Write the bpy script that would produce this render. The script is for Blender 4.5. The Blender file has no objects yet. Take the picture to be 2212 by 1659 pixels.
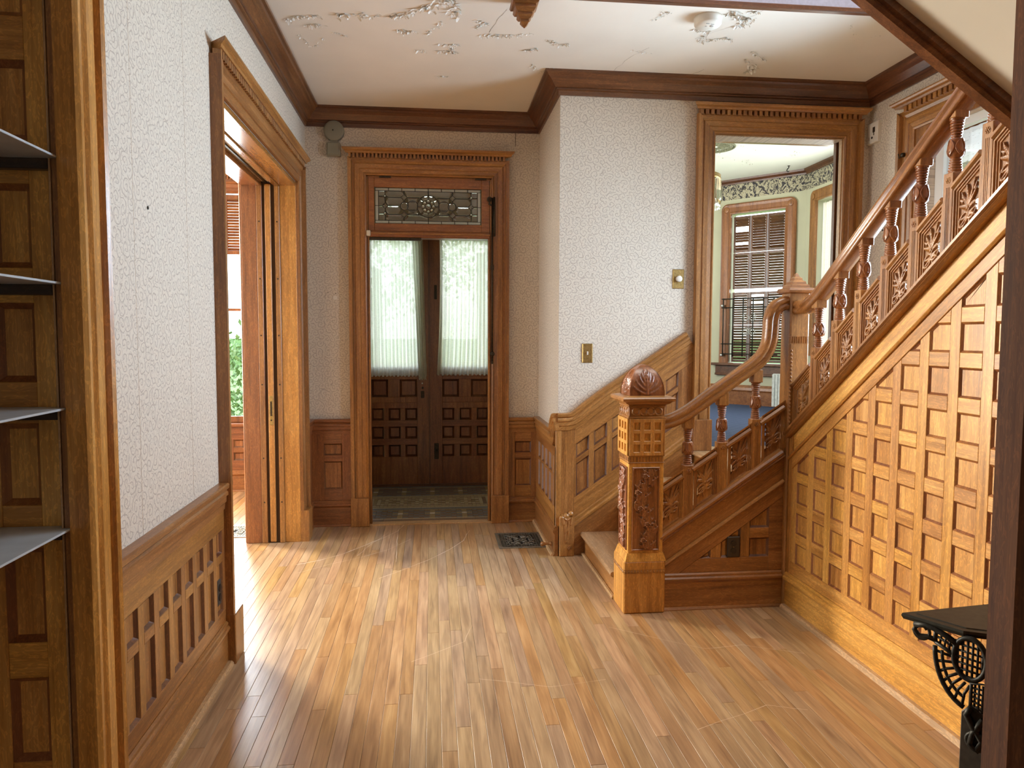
import bpy, bmesh, math, random
import numpy as np
from mathutils import Vector as V, Matrix
random.seed(7)
rng = np.random.default_rng(5)
SC = bpy.context.scene
COL = SC.collection

# ---------------------------------------------------------------- camera, world, light, exposure
cam_d = bpy.data.cameras.new('camera'); cam = bpy.data.objects.new('camera', cam_d); COL.objects.link(cam)
cam_d.sensor_width = 36.0; cam_d.lens = 1575.0 / 2212.0 * 36.0; cam_d.clip_start = .02; cam_d.clip_end = 200
yaw, pitch, roll = 0.1092184, 0.0655358, 0.0027446
_f = V((math.sin(yaw)*math.cos(pitch), math.cos(yaw)*math.cos(pitch), -math.sin(pitch)))
_r = V((math.cos(yaw), -math.sin(yaw), 0)); _u = _r.cross(_f)
_r2 = _r*math.cos(roll) + _u*math.sin(roll); _u2 = -_r*math.sin(roll) + _u*math.cos(roll)
M = Matrix((( _r2.x, _u2.x, -_f.x, 0), (_r2.y, _u2.y, -_f.y, 0), (_r2.z, _u2.z, -_f.z, 1.5), (0, 0, 0, 1)))
cam.matrix_world = M
SC.camera = cam
SC.view_settings.view_transform = 'Standard'; SC.view_settings.look = 'None'
SC.view_settings.gamma = 1.0; SC.view_settings.use_curve_mapping = False
SC.view_settings.exposure = -0.5
SC.cycles.max_bounces = 8; SC.cycles.diffuse_bounces = 5; SC.cycles.transparent_max_bounces = 12
SC.cycles.sample_clamp_indirect = 6.0; SC.cycles.use_denoising = True
SC.cycles.caustics_reflective = False; SC.cycles.caustics_refractive = False

W = bpy.data.worlds.new('daylight_sky'); SC.world = W; W.use_nodes = True
wn = W.node_tree; wn.nodes.clear()
wo = wn.nodes.new('ShaderNodeOutputWorld'); wb = wn.nodes.new('ShaderNodeBackground')
wt = wn.nodes.new('ShaderNodeTexCoord'); wsx = wn.nodes.new('ShaderNodeSeparateXYZ'); wr = wn.nodes.new('ShaderNodeValToRGB')
wr.color_ramp.elements[0].position = .46; wr.color_ramp.elements[0].color = (.30, .36, .24, 1)
wr.color_ramp.elements[1].position = .54; wr.color_ramp.elements[1].color = (.92, .96, 1, 1)
e = wr.color_ramp.elements.new(1.0); e.color = (.62, .78, 1, 1)
wm = wn.nodes.new('ShaderNodeMath'); wm.operation = 'MULTIPLY_ADD'; wm.inputs[1].default_value = .5; wm.inputs[2].default_value = .5
wn.links.new(wt.outputs['Generated'], wsx.inputs[0]); wn.links.new(wsx.outputs['Z'], wm.inputs[0]); wn.links.new(wm.outputs[0], wr.inputs[0])
wn.links.new(wr.outputs[0], wb.inputs['Color']); wb.inputs['Strength'].default_value = 8.0
wn.links.new(wb.outputs[0], wo.inputs['Surface'])

def area(name, loc, target, sx, sy, power, col=(1, 1, 1), spread=180):
    d = bpy.data.lights.new(name, 'AREA'); d.shape = 'RECTANGLE'; d.size = sx; d.size_y = sy; d.energy = power; d.color = col
    d.spread = math.radians(spread)
    o = bpy.data.objects.new(name, d); COL.objects.link(o); o.location = loc
    o.rotation_euler = (V(target)-V(loc)).to_track_quat('-Z', 'Y').to_euler()
    return o
DAY = (.86, .93, 1.0)
# daylight entering by the windows of the house, then added fill lamps
area('daylight_parlor_window', (-4.1, 7.12, 1.85), (.35, 3.7, .9), 1.3, 2.1, 560, (1.0, .93, .80), 110)
area('daylight_parlor_window_seen', (-1.9, 7.50, 1.6), (-1.0, 3.9, .2), .9, 1.7, 70, DAY, 120)
area('daylight_parlor_side_window', (-4.9, 4.6, 1.8), (-1.3, 4.6, 1.0), 2.0, 2.1, 150, (.93, .96, 1), 150)
area('daylight_stair_window', (3.06, 3.68, 2.1), (-.95, 2.75, 1.3), 1.1, 1.3, 165, (.60, .79, 1.0), 125)
area('daylight_upper_hall', (1.9, 2.6, 5.3), (1.7, 2.7, 2.0), 1.4, 1.6, 100, (1.0, .95, .86), 170)
area('daylight_dining_side', (3.95, 6.55, 2.1), (1.5, 6.6, 2.6), 1.0, 1.6, 60, (.95, 1, .97), 170)
area('added_fill_dining_left', (1.15, 6.9, 2.1), (3.9, 7.2, 2.4), 1.2, 1.6, 60, (1, 1, .95), 170)  # added lamp to brighten the dining room; this wall has no window
area('added_fill_near_room', (-.4, -2.9, 1.7), (.3, 4.0, 1.8), 2.4, 1.8, 23, (1, .93, .82), 180)  # added soft fill behind the camera, no window built there

# ---------------------------------------------------------------- helpers: materials
def nodes(name):
    m = bpy.data.materials.new(name); m.use_nodes = True; nt = m.node_tree; nt.nodes.clear()
    out = nt.nodes.new('ShaderNodeOutputMaterial'); b = nt.nodes.new('ShaderNodeBsdfPrincipled')
    nt.links.new(b.outputs[0], out.inputs[0]); return m, nt, b
def N(nt, t, **k):
    n = nt.nodes.new('ShaderNode'+t)
    for a, v in k.items():
        if a.startswith('i_'): n.inputs[a[2:].replace('_', ' ')].default_value = v
        else: setattr(n, a, v)
    return n
def mathn(nt, op, a, b=None, c=None):
    n = N(nt, 'Math', operation=op)
    for i, x in enumerate((a, b, c)):
        if x is None: continue
        if isinstance(x, (int, float)): n.inputs[i].default_value = x
        else: nt.links.new(x, n.inputs[i])
    return n.outputs[0]
def ramp(nt, fac, stops):
    n = N(nt, 'ValToRGB'); cr = n.color_ramp
    cr.elements[0].position, cr.elements[0].color = stops[0][0], (*stops[0][1], 1)
    cr.elements[1].position, cr.elements[1].color = stops[-1][0], (*stops[-1][1], 1)
    for p, c in stops[1:-1]:
        e = cr.elements.new(p); e.color = (*c, 1)
    nt.links.new(fac, n.inputs[0]); return n.outputs[0]
def bump(nt, b, h, strength=.3, dist=.002):
    n = N(nt, 'Bump'); n.inputs['Strength'].default_value = strength; n.inputs['Distance'].default_value = dist
    nt.links.new(h, n.inputs['Height']); nt.links.new(n.outputs[0], b.inputs['Normal'])
_WC = {}
TONES = {  # dark grain, mid, light fleck
    'gold': ((.30, .122, .020), (.50, .235, .048), (.66, .36, .095)),
    'mid':  ((.17, .066, .016), (.30, .128, .032), (.42, .20, .060)),
    'red':  ((.14, .046, .014), (.25, .088, .026), (.34, .135, .045)),
    'dark': ((.065, .022, .009), (.125, .045, .016), (.20, .080, .030)),
    'worn': ((.30, .17, .075), (.42, .26, .13), (.56, .38, .22)),
    'blackish': ((.02, .012, .008), (.04, .022, .013), (.07, .04, .022)),
}
def wood(tone, ax='z', gloss=.36, var=.15):
    """varnished oak with grain running along ax: x, y, z, sx (rising with x) or sy (rising toward -y)"""
    key = (tone, ax, gloss)
    if key in _WC: return _WC[key]
    m, nt, b = nodes('oak_%s_%s' % (tone, ax)); L = nt.links
    tc = N(nt, 'TexCoord'); oi = N(nt, 'ObjectInfo')
    off = N(nt, 'VectorMath', operation='SCALE'); cmb = N(nt, 'CombineXYZ')
    L.new(oi.outputs['Random'], cmb.inputs[0]); L.new(mathn(nt, 'MULTIPLY', oi.outputs['Random'], 7.3), cmb.inputs[1]); L.new(mathn(nt, 'MULTIPLY', oi.outputs['Random'], 3.1), cmb.inputs[2])
    L.new(cmb.outputs[0], off.inputs[0]); off.inputs['Scale'].default_value = 9.0
    add = N(nt, 'VectorMath', operation='ADD'); L.new(tc.outputs['Object'], add.inputs[0]); L.new(off.outputs[0], add.inputs[1])
    rot = N(nt, 'Mapping'); L.new(add.outputs[0], rot.inputs[0])
    rot.inputs['Rotation'].default_value = {'z': (0, 0, 0), 'x': (0, math.pi/2, 0), 'y': (math.pi/2, 0, 0), 'sx': (0, -math.radians(56), 0), 'sy': (-math.radians(55), 0, 0)}[ax]
    def st(sc):
        mp = N(nt, 'Mapping'); mp.inputs['Scale'].default_value = sc; L.new(rot.outputs[0], mp.inputs[0]); return mp.outputs[0]
    n1 = N(nt, 'TexNoise', i_Scale=1.0, i_Detail=5.0, i_Roughness=.6, i_Distortion=.5); L.new(st((38, 38, 2.2)), n1.inputs['Vector'])
    n2 = N(nt, 'TexNoise', i_Scale=1.0, i_Detail=2.0, i_Distortion=1.2); L.new(st((7, 7, .9)), n2.inputs['Vector'])
    n3 = N(nt, 'TexNoise', i_Scale=1.0, i_Detail=2.0, i_Distortion=2.0); L.new(st((70, 70, 20)), n3.inputs['Vector'])
    n4 = N(nt, 'TexNoise', i_Scale=1.0, i_Detail=3.0); L.new(st((230, 230, 6)), n4.inputs['Vector'])
    s = mathn(nt, 'ADD', mathn(nt, 'MULTIPLY', n1.outputs[0], .55), mathn(nt, 'MULTIPLY', n2.outputs[0], .35))
    s = mathn(nt, 'ADD', s, mathn(nt, 'MULTIPLY', n4.outputs[0], .22)); s = mathn(nt, 'SUBTRACT', s, .04)
    d, mi, li = TONES[tone]
    c = ramp(nt, s, [(.36, d), (.52, mi), (.70, li)])
    fl = ramp(nt, n3.outputs[0], [(.52, (.92, .9, .88)), (.60, (1.30, 1.26, 1.18)), (.68, (.98, .97, .95))])
    mx = N(nt, 'Mix', data_type='RGBA', blend_type='MULTIPLY'); mx.inputs[0].default_value = 1
    L.new(c, mx.inputs[6]); L.new(fl, mx.inputs[7])
    hv = N(nt, 'HueSaturation'); L.new(mx.outputs[2], hv.inputs['Color'])
    L.new(mathn(nt, 'MULTIPLY_ADD', oi.outputs['Random'], var*2, 1-var), hv.inputs['Value'])
    L.new(mathn(nt, 'MULTIPLY_ADD', oi.outputs['Random'], .010, .495), hv.inputs['Hue'])
    L.new(hv.outputs[0], b.inputs['Base Color'])
    L.new(mathn(nt, 'MULTIPLY_ADD', n2.outputs[0], .25, gloss-.10), b.inputs['Roughness'])
    b.inputs['Coat Weight'].default_value = .25 if gloss < .6 else 0; b.inputs['Coat Roughness'].default_value = .22
    bump(nt, b, mathn(nt, 'ADD', n4.outputs[0], n1.outputs[0]), .22, .0012)
    _WC[key] = m; return m
def plain(name, col, rough=.6, metal=0., noise=.0, scale=60., bumpd=0., trans=0., ior=1.45, emis=0, coat=0.):
    m, nt, b = nodes(name)
    b.inputs['Roughness'].default_value = rough; b.inputs['Metallic'].default_value = metal; b.inputs['IOR'].default_value = ior
    b.inputs['Transmission Weight'].default_value = trans; b.inputs['Coat Weight'].default_value = coat
    tc = N(nt, 'TexCoord'); n = N(nt, 'TexNoise', i_Scale=scale, i_Detail=4.0); nt.links.new(tc.outputs['Object'], n.inputs['Vector'])
    lo = tuple(max(0, c*(1-noise)) for c in col); hi = tuple(c*(1+noise) for c in col)
    nt.links.new(ramp(nt, n.outputs[0], [(.3, lo), (.7, hi)]), b.inputs['Base Color'])
    if bumpd: bump(nt, b, n.outputs[0], .6, bumpd)
    if emis:
        b.inputs['Emission Color'].default_value = (*col, 1); b.inputs['Emission Strength'].default_value = emis
    return m
def wallpaper(name, ax, base=(.66, .580, .475), line=(.36, .29, .235), cell=21.):
    """cream paper printed with small curling tendrils; ax = the two wall axes"""
    m, nt, b = nodes(name); L = nt.links
    tc = N(nt, 'TexCoord'); sp = N(nt, 'SeparateXYZ'); L.new(tc.outputs['Object'], sp.inputs[0])
    cb = N(nt, 'CombineXYZ'); L.new(sp.outputs[ax[0].upper()], cb.inputs[0]); L.new(sp.outputs[ax[1].upper()], cb.inputs[1])
    def curls(scale, off, turns, width):
        mp = N(nt, 'Mapping'); mp.inputs['Scale'].default_value = (scale,)*3; mp.inputs['Location'].default_value = off; L.new(cb.outputs[0], mp.inputs[0])
        wz = N(nt, 'TexNoise', i_Scale=1.3, i_Detail=1.0); L.new(mp.outputs[0], wz.inputs['Vector'])
        wa = N(nt, 'VectorMath', operation='MULTIPLY_ADD'); L.new(wz.outputs['Color'], wa.inputs[0]); wa.inputs[1].default_value = (.5, .5, 0); L.new(mp.outputs[0], wa.inputs[2])
        vo = N(nt, 'TexVoronoi', voronoi_dimensions='2D', feature='F1', i_Scale=1.0, i_Randomness=.75); L.new(wa.outputs[0], vo.inputs['Vector'])
        df = N(nt, 'VectorMath', operation='SUBTRACT'); L.new(wa.outputs[0], df.inputs[0]); L.new(vo.outputs['Position'], df.inputs[1])
        s2 = N(nt, 'SeparateXYZ'); L.new(df.outputs[0], s2.inputs[0]); sc = N(nt, 'SeparateColor'); L.new(vo.outputs['Color'], sc.inputs[0])
        ang = mathn(nt, 'ARCTAN2', s2.outputs['Y'], s2.outputs['X'])
        sgn = mathn(nt, 'SIGN', mathn(nt, 'SUBTRACT', sc.outputs[0], .5))
        ph = mathn(nt, 'ADD', mathn(nt, 'MULTIPLY', ang, sgn), mathn(nt, 'MULTIPLY', vo.outputs['Distance'], turns))
        ph = mathn(nt, 'ADD', ph, mathn(nt, 'MULTIPLY', sc.outputs[1], 6.28))
        w = mathn(nt, 'SINE', ph)
        ln = mathn(nt, 'SMOOTH_MIN', mathn(nt, 'MULTIPLY', mathn(nt, 'SUBTRACT', w, 1-width), 1/width*1.8), 1.0, .1)
        return mathn(nt, 'MAXIMUM', ln, 0)
    a = curls(cell, (0, 0, 0), 15.0, .30); a2 = curls(cell*1.55, (3.3, 1.7, 0), 11.0, .16)
    k = mathn(nt, 'MAXIMUM', a, mathn(nt, 'MULTIPLY', a2, .6))
    mx = N(nt, 'Mix', data_type='RGBA'); L.new(mathn(nt, 'MULTIPLY', k, .72), mx.inputs[0]); mx.inputs[6].default_value = (*base, 1); mx.inputs[7].default_value = (*line, 1)
    L.new(mx.outputs[2], b.inputs['Base Color']); b.inputs['Roughness'].default_value = .55
    fn = N(nt, 'TexNoise', i_Scale=260.0, i_Detail=2.0); L.new(tc.outputs['Object'], fn.inputs['Vector'])
    bump(nt, b, mathn(nt, 'SUBTRACT', fn.outputs[0], mathn(nt, 'MULTIPLY', k, .7)), .35, .001)
    return m

# ---------------------------------------------------------------- helpers: meshes
class MB:
    def __init__(s): s.v = []; s.f = []; s.sm = []; s.mi = []; s.cm = 0
    def add(s, vs, fs, smooth=False):
        o = len(s.v); s.v += [tuple(x) for x in vs]
        for f in fs: s.f.append(tuple(i+o for i in f)); s.sm.append(smooth); s.mi.append(s.cm)
        return s
    def box(s, x0, x1, y0, y1, z0, z1, c=0.0):
        if x0 > x1: x0, x1 = x1, x0
        if y0 > y1: y0, y1 = y1, y0
        if z0 > z1: z0, z1 = z1, z0
        if c <= 0:
            vs = [(x, y, z) for x in (x0, x1) for y in (y0, y1) for z in (z0, z1)]
            return s.add(vs, [(0, 1, 3, 2), (4, 6, 7, 5), (0, 4, 5, 1), (2, 3, 7, 6), (0, 2, 6, 4), (1, 5, 7, 3)])
        X, Y, Z = (x0, x1), (y0, y1), (z0, z1); vs = []; idx = {}
        for i in (0, 1):
            for j in (0, 1):
                for k in (0, 1):
                    p = (X[i], Y[j], Z[k]); q = (c if i == 0 else -c, c if j == 0 else -c, c if k == 0 else -c)
                    for a in range(3):
                        t = [p[n]+(q[n] if n != a else 0) for n in range(3)]; idx[(i, j, k, a)] = len(vs); vs.append(t)
        fs = []
        for a in range(3):
            o = [n for n in range(3) if n != a]
            for e in (0, 1):
                r = []
                for (p, q) in ((0, 0), (1, 0), (1, 1), (0, 1)):
                    c3 = [0, 0, 0]; c3[a] = e; c3[o[0]] = p; c3[o[1]] = q; r.append(idx[(*c3, a)])
                fs.append(r)
        for a in range(3):
            o = [n for n in range(3) if n != a]
            for p in (0, 1):
                for q in (0, 1):
                    c0 = [0, 0, 0]; c1 = [0, 0, 0]; c0[o[0]] = c1[o[0]] = p; c0[o[1]] = c1[o[1]] = q; c1[a] = 1
                    fs.append([idx[(*c0, o[0])], idx[(*c0, o[1])], idx[(*c1, o[1])], idx[(*c1, o[0])]])
        for i in (0, 1):
            for j in (0, 1):
                for k in (0, 1): fs.append([idx[(i, j, k, a)] for a in range(3)])
        return s.add(vs, fs)
    def prism(s, ring0, ring1, cap=True, smooth=False):
        n = len(ring0); fs = [(i, (i+1) % n, n+(i+1) % n, n+i) for i in range(n)]
        s.add(list(ring0)+list(ring1), fs, smooth)
        if cap:
            o = len(s.v)-2*n; s.f += [tuple(range(o, o+n))[::-1], tuple(range(o+n, o+2*n))]; s.sm += [False]*2; s.mi += [s.cm]*2
        return s
    def lathe(s, prof, c=(0, 0, 0), n=16, smooth=True):
        vs = []; fs = []
        for (r, z) in prof:
            for i in range(n):
                a = 2*math.pi*i/n; vs.append((c[0]+r*math.cos(a), c[1]+r*math.sin(a), c[2]+z))
        for k in range(len(prof)-1):
            for i in range(n): fs.append((k*n+i, k*n+(i+1) % n, (k+1)*n+(i+1) % n, (k+1)*n+i))
        fs.append(tuple(range(n))[::-1]); fs.append(tuple((len(prof)-1)*n+i for i in range(n)))
        return s.add(vs, fs, smooth)
    def disc(s, c, axis, r, t, n=20, dome=0):
        """short cylinder with optional domed face; axis unit vector points out"""
        a = V(axis).normalized(); q = a.to_track_quat('Z', 'Y'); c = V(c); prof = [(r, 0), (r, t)]
        if dome: prof += [(r*math.cos(x), t+dome*math.sin(x)) for x in np.linspace(.25, 1.45, 5)]
        vs = []; fs = []
        for (rr, z) in prof:
            for i in range(n): vs.append(c+q @ V((rr*math.cos(2*math.pi*i/n), rr*math.sin(2*math.pi*i/n), z)))
        for k in range(len(prof)-1):
            for i in range(n): fs.append((k*n+i, k*n+(i+1) % n, (k+1)*n+(i+1) % n, (k+1)*n+i))
        fs.append(tuple(range(n))[::-1]); fs.append(tuple((len(prof)-1)*n+i for i in range(n)))
        return s.add(vs, fs, bool(dome))
    def tube(s, pts, r, n=8, closed=False, smooth=True):
        pts = [V(p) for p in pts]; rr = r if isinstance(r, (list, tuple)) else [r]*len(pts); vs = []; fs = []
        prev = None; m = len(pts)
        for i, p in enumerate(pts):
            d = (pts[(i+1) % m]-pts[i-1]) if closed else (pts[min(i+1, m-1)]-pts[max(i-1, 0)])
            d = d.normalized() if d.length > 1e-9 else V((0, 0, 1))
            if prev is None: u = d.orthogonal().normalized()
            else: u = (prev-d*prev.dot(d)); u = u.normalized() if u.length > 1e-6 else d.orthogonal().normalized()
            prev = u; w = d.cross(u)
            for k in range(n): a = 2*math.pi*k/n; vs.append(p+(u*math.cos(a)+w*math.sin(a))*rr[i])
        last = m if closed else m-1
        for i in range(last):
            j = (i+1) % m
            for k in range(n): fs.append((i*n+k, i*n+(k+1) % n, j*n+(k+1) % n, j*n+k))
        if not closed: fs += [tuple(range(n))[::-1], tuple((m-1)*n+k for k in range(n))]
        return s.add(vs, fs, smooth)
    def sweep(s, prof, pts, U, Wd, smooth=False):
        """sweep closed 2-D profile (w along Wd, u along local up) along a path kept in the plane normal to Wd"""
        Wd = V(Wd); rings = []; pts = [V(p) for p in pts]
        for i, p in enumerate(pts):
            d = (pts[min(i+1, len(pts)-1)]-pts[max(i-1, 0)]).normalized(); up = Wd.cross(d).normalized()
            if up.dot(V(U)) < 0: up = -up
            rings.append([p+Wd*a+up*b for a, b in prof])
        n = len(prof); vs = [q for r in rings for q in r]; fs = []
        for i in range(len(rings)-1):
            for k in range(n): fs.append((i*n+k, i*n+(k+1) % n, (i+1)*n+(k+1) % n, (i+1)*n+k))
        fs += [tuple(range(n))[::-1], tuple((len(rings)-1)*n+k for k in range(n))]
        return s.add(vs, fs, smooth)
    def build(s, name, mat, parent=None, **tags):
        me = bpy.data.meshes.new(name); me.from_pydata(s.v, [], s.f)
        mats = mat if isinstance(mat, (list, tuple)) else [mat]
        for m in mats: me.materials.append(m)
        me.polygons.foreach_set('use_smooth', s.sm)
        if len(mats) > 1: me.polygons.foreach_set('material_index', s.mi)
        bm = bmesh.new(); bm.from_mesh(me); bmesh.ops.recalc_face_normals(bm, faces=bm.faces); bm.to_mesh(me); bm.free()
        me.update()
        o = bpy.data.objects.new(name, me); COL.objects.link(o)
        if parent is not None: o.parent = parent
        for k, v in tags.items(): o[k] = v
        return o
def empty(name, loc=(0, 0, 0), parent=None, **tags):
    o = bpy.data.objects.new(name, None); COL.objects.link(o); o.location = loc; o.empty_display_size = .05
    if parent is not None: o.parent = parent
    for k, v in tags.items(): o[k] = v
    return o
def thing(name, label, cat, loc=(0, 0, 0), group=None):
    o = empty(name, loc, label=label, category=cat)
    if group: o['group'] = group
    return o
def tagt(o, label, cat, group=None):
    o['label'] = label; o['category'] = cat
    if group: o['group'] = group
    return o
def st(name): return empty(name, kind='structure')
def copy_tree(o, parent=None):
    c = o.copy(); COL.objects.link(c)
    if parent is not None: c.parent = parent
    for ch in list(o.children): copy_tree(ch, c)
    return c
def bx(name, mat, parent, *a, **k):
    c = k.pop('c', .002); return MB().box(*a, c=c).build(name, mat, parent, **k)

# planar frames: (origin, U, V, N)
def frame_x(x, n):   # wall plane x=const; u = y, v = z; n=+1/-1 normal sign
    return (V((x, 0, 0)), V((0, 1, 0)), V((0, 0, 1)), V((n, 0, 0)))
def frame_y(y, n=-1):
    return (V((0, y, 0)), V((1, 0, 0)), V((0, 0, 1)), V((0, n, 0)))
def P(fr, u, v, d=0): return fr[0]+fr[1]*u+fr[2]*v+fr[3]*d
def area2(p): return sum(p[i][0]*p[(i+1) % len(p)][1]-p[(i+1) % len(p)][0]*p[i][1] for i in range(len(p)))/2
def ccw(p): return p if area2(p) > 0 else p[::-1]
def inset(poly, t):
    poly = ccw(poly); n = len(poly); out = []
    for i in range(n):
        a, b, c = V(poly[i-1]), V(poly[i]), V(poly[(i+1) % n])
        d1 = (b-a).normalized(); d2 = (c-b).normalized(); n1 = V((-d1.y, d1.x)); n2 = V((-d2.y, d2.x))
        bis = n1+n2; k = bis.dot(n1)
        out.append(tuple(b+bis*(t/k if abs(k) > 1e-6 else t)))
    return out
def clip(poly, a, b):
    """keep v <= a + b*u"""
    out = []; n = len(poly); g = lambda p: a+b*p[0]-p[1]
    for i in range(n):
        p, q = poly[i], poly[(i+1) % n]; gp, gq = g(p), g(q)
        if gp >= 0: out.append(p)
        if (gp > 0 > gq) or (gp < 0 < gq):
            t = gp/(gp-gq); out.append((p[0]+(q[0]-p[0])*t, p[1]+(q[1]-p[1])*t))
    res = []
    for p in out:
        if not res or (abs(p[0]-res[-1][0])+abs(p[1]-res[-1][1])) > 2e-3: res.append(p)
    if len(res) > 1 and (abs(res[0][0]-res[-1][0])+abs(res[0][1]-res[-1][1])) < 2e-3: res.pop()
    return res if len(res) > 2 and abs(area2(res)) > 6e-5 else []
def rect(u0, u1, v0, v1): return [(u0, v0), (u1, v0), (u1, v1), (u0, v1)]
def slab(mb, fr, poly, d0, d1, ch=.002):
    poly = ccw(poly); n = len(poly); ins = inset(poly, ch)
    vs = [P(fr, u, v, d0) for u, v in poly]+[P(fr, u, v, d1-ch) for u, v in poly]+[P(fr, u, v, d1) for u, v in ins]
    fs = [(i, (i+1) % n, n+(i+1) % n, n+i) for i in range(n)]+[(n+i, n+(i+1) % n, 2*n+(i+1) % n, 2*n+i) for i in range(n)]+[tuple(range(2*n, 3*n)), tuple(range(n))[::-1]]
    return mb.add(vs, fs)
def recess(mb, fr, poly, df, db, ins=.012, raised=0):
    poly = ccw(poly); n = len(poly)
    t1 = inset(poly, ins*.45); t2 = inset(poly, ins)
    rings = [(poly, df), (t1, df-(df-db)*.45), (t2, db)]
    if raised: t3 = inset(poly, ins+.012); rings.append((t3, db+raised))
    vs = [P(fr, u, v, d) for r, d in rings for u, v in r]; fs = []
    for k in range(len(rings)-1): fs += [(k*n+i, k*n+(i+1) % n, (k+1)*n+(i+1) % n, (k+1)*n+i) for i in range(n)]
    mb.cm = 1; mb.add(vs, fs); mb.cm = 0
    o = len(mb.v)-n; mb.f.append(tuple(range(o, o+n))); mb.sm.append(False); mb.mi.append(0)
    return mb
def mould(mb, p0, p1, Wv, Dv, prof, m0=0, m1=0):
    """extrude profile [(w,d)..] from p0 to p1, w along Wv, d along Dv; ends mitred by m*w"""
    p0, p1, Wv, Dv = V(p0), V(p1), V(Wv), V(Dv); Lv = (p1-p0).normalized()
    r0 = [p0+Wv*w+Dv*d+Lv*(m0*w) for w, d in prof]; r1 = [p1+Wv*w+Dv*d-Lv*(m1*w) for w, d in prof]
    return mb.prism(r0, r1)

# carved relief
def strokes_h(X, Y, strokes, base=0.0):
    H = np.full(X.shape, base)
    for pts, w0, w1, h in strokes:
        pts = np.array(pts); n = len(pts)-1
        for i in range(n):
            a, b = pts[i], pts[i+1]; d = b-a; l2 = (d**2).sum()+1e-12
            t = np.clip(((X-a[0])*d[0]+(Y-a[1])*d[1])/l2, 0, 1); dist = np.hypot(X-a[0]-t*d[0], Y-a[1]-t*d[1])
            T = (i+t)/n; w = w0+(w1-w0)*T
            q = np.clip(1-(dist/np.maximum(w, 1e-5))**2, 0, 1); hh = h*np.sqrt(q)*(1-.35*np.exp(-(dist/(w*.16+1e-6))**2))
            H = np.maximum(H, hh)
    return H
def spiral(cx, cy, r0, turns, a0, sgn=1, n=22, r1=0.02):
    return [(cx+(r0+(r1-r0)*t)*math.cos(a0+sgn*turns*6.283*t), cy+(r0+(r1-r0)*t)*math.sin(a0+sgn*turns*6.283*t)) for t in np.linspace(0, 1, n)]
def leaf(x, y, ang, L, w, h, bend=0., n=6):
    pts = []; a = ang
    px, py = x, y
    for i in range(n+1):
        pts.append((px, py)); px += math.cos(a)*L/n; py += math.sin(a)*L/n; a += bend/n
    return (pts, w, w*.15, h)
def relief(mb, O, U, Vv, Nn, w, h, nx, ny, strokes, depth, shear=0.):
    X, Y = np.meshgrid(np.linspace(0, w, nx), np.linspace(0, h, ny)); H = strokes_h(X, Y, strokes)*depth
    O, U, Vv, Nn = V(O), V(U), V(Vv), V(Nn)
    vs = [O+U*float(X[j, i])+Vv*float(Y[j, i])+Nn*float(H[j, i]) for j in range(ny) for i in range(nx)]
    fs = [(j*nx+i, j*nx+i+1, (j+1)*nx+i+1, (j+1)*nx+i) for j in range(ny-1) for i in range(nx-1)]
    return mb.add(vs, fs, True)

# ---------------------------------------------------------------- materials
PX = wallpaper('wallpaper_facing_x', 'yz'); PY = wallpaper('wallpaper_facing_y', 'xz')
PLAST = plain('cream_ceiling_paint', (.79, .735, .65), .7, noise=.03, scale=3, bumpd=.001)
PLASTW = plain('peeled_plaster', (.80, .77, .71), .85, noise=.06, scale=30)
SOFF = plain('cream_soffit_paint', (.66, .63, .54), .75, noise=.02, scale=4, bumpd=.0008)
GREEN = plain('pale_green_wall_paint', (.56, .55, .40), .7, noise=.03, scale=5)
SUBF = plain('dark_gap', (.05, .025, .012), .9)
LAV = plain('lavender_upper_wallpaper', (.50, .52, .66), .7, noise=.08, scale=70)
BRASS = plain('aged_brass', (.38, .26, .10), .42, 1., noise=.25, scale=90, bumpd=.0004)
IRON = plain('black_cast_iron', (.035, .032, .026), .5, .6, noise=.4, scale=120, bumpd=.0006)
DKMETAL = plain('dark_bronze', (.06, .045, .03), .45, .8, noise=.3, scale=80)
def clear_glass():
    m = bpy.data.materials.new('window_glass'); m.use_nodes = True; nt = m.node_tree; nt.nodes.clear(); L = nt.links
    o = N(nt, 'OutputMaterial'); t = N(nt, 'BsdfTransparent'); g = N(nt, 'BsdfGlossy', i_Roughness=.02); f = N(nt, 'Fresnel', i_IOR=1.3); mx = N(nt, 'MixShader')
    t.inputs[0].default_value = (.96, .98, .97, 1); L.new(f.outputs[0], mx.inputs[0]); L.new(t.outputs[0], mx.inputs[1]); L.new(g.outputs[0], mx.inputs[2]); L.new(mx.outputs[0], o.inputs[0]); return m
GLASS = clear_glass()
IVORY = plain('ivory_plastic', (.72, .68, .60), .45)
CARPET_M = None

def boxwall(name, x0, x1, y0, y1, z0, z1, mat, parent): return MB().box(x0, x1, y0, y1, z0, z1).build(name, mat, parent)

H = 3.22
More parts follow.
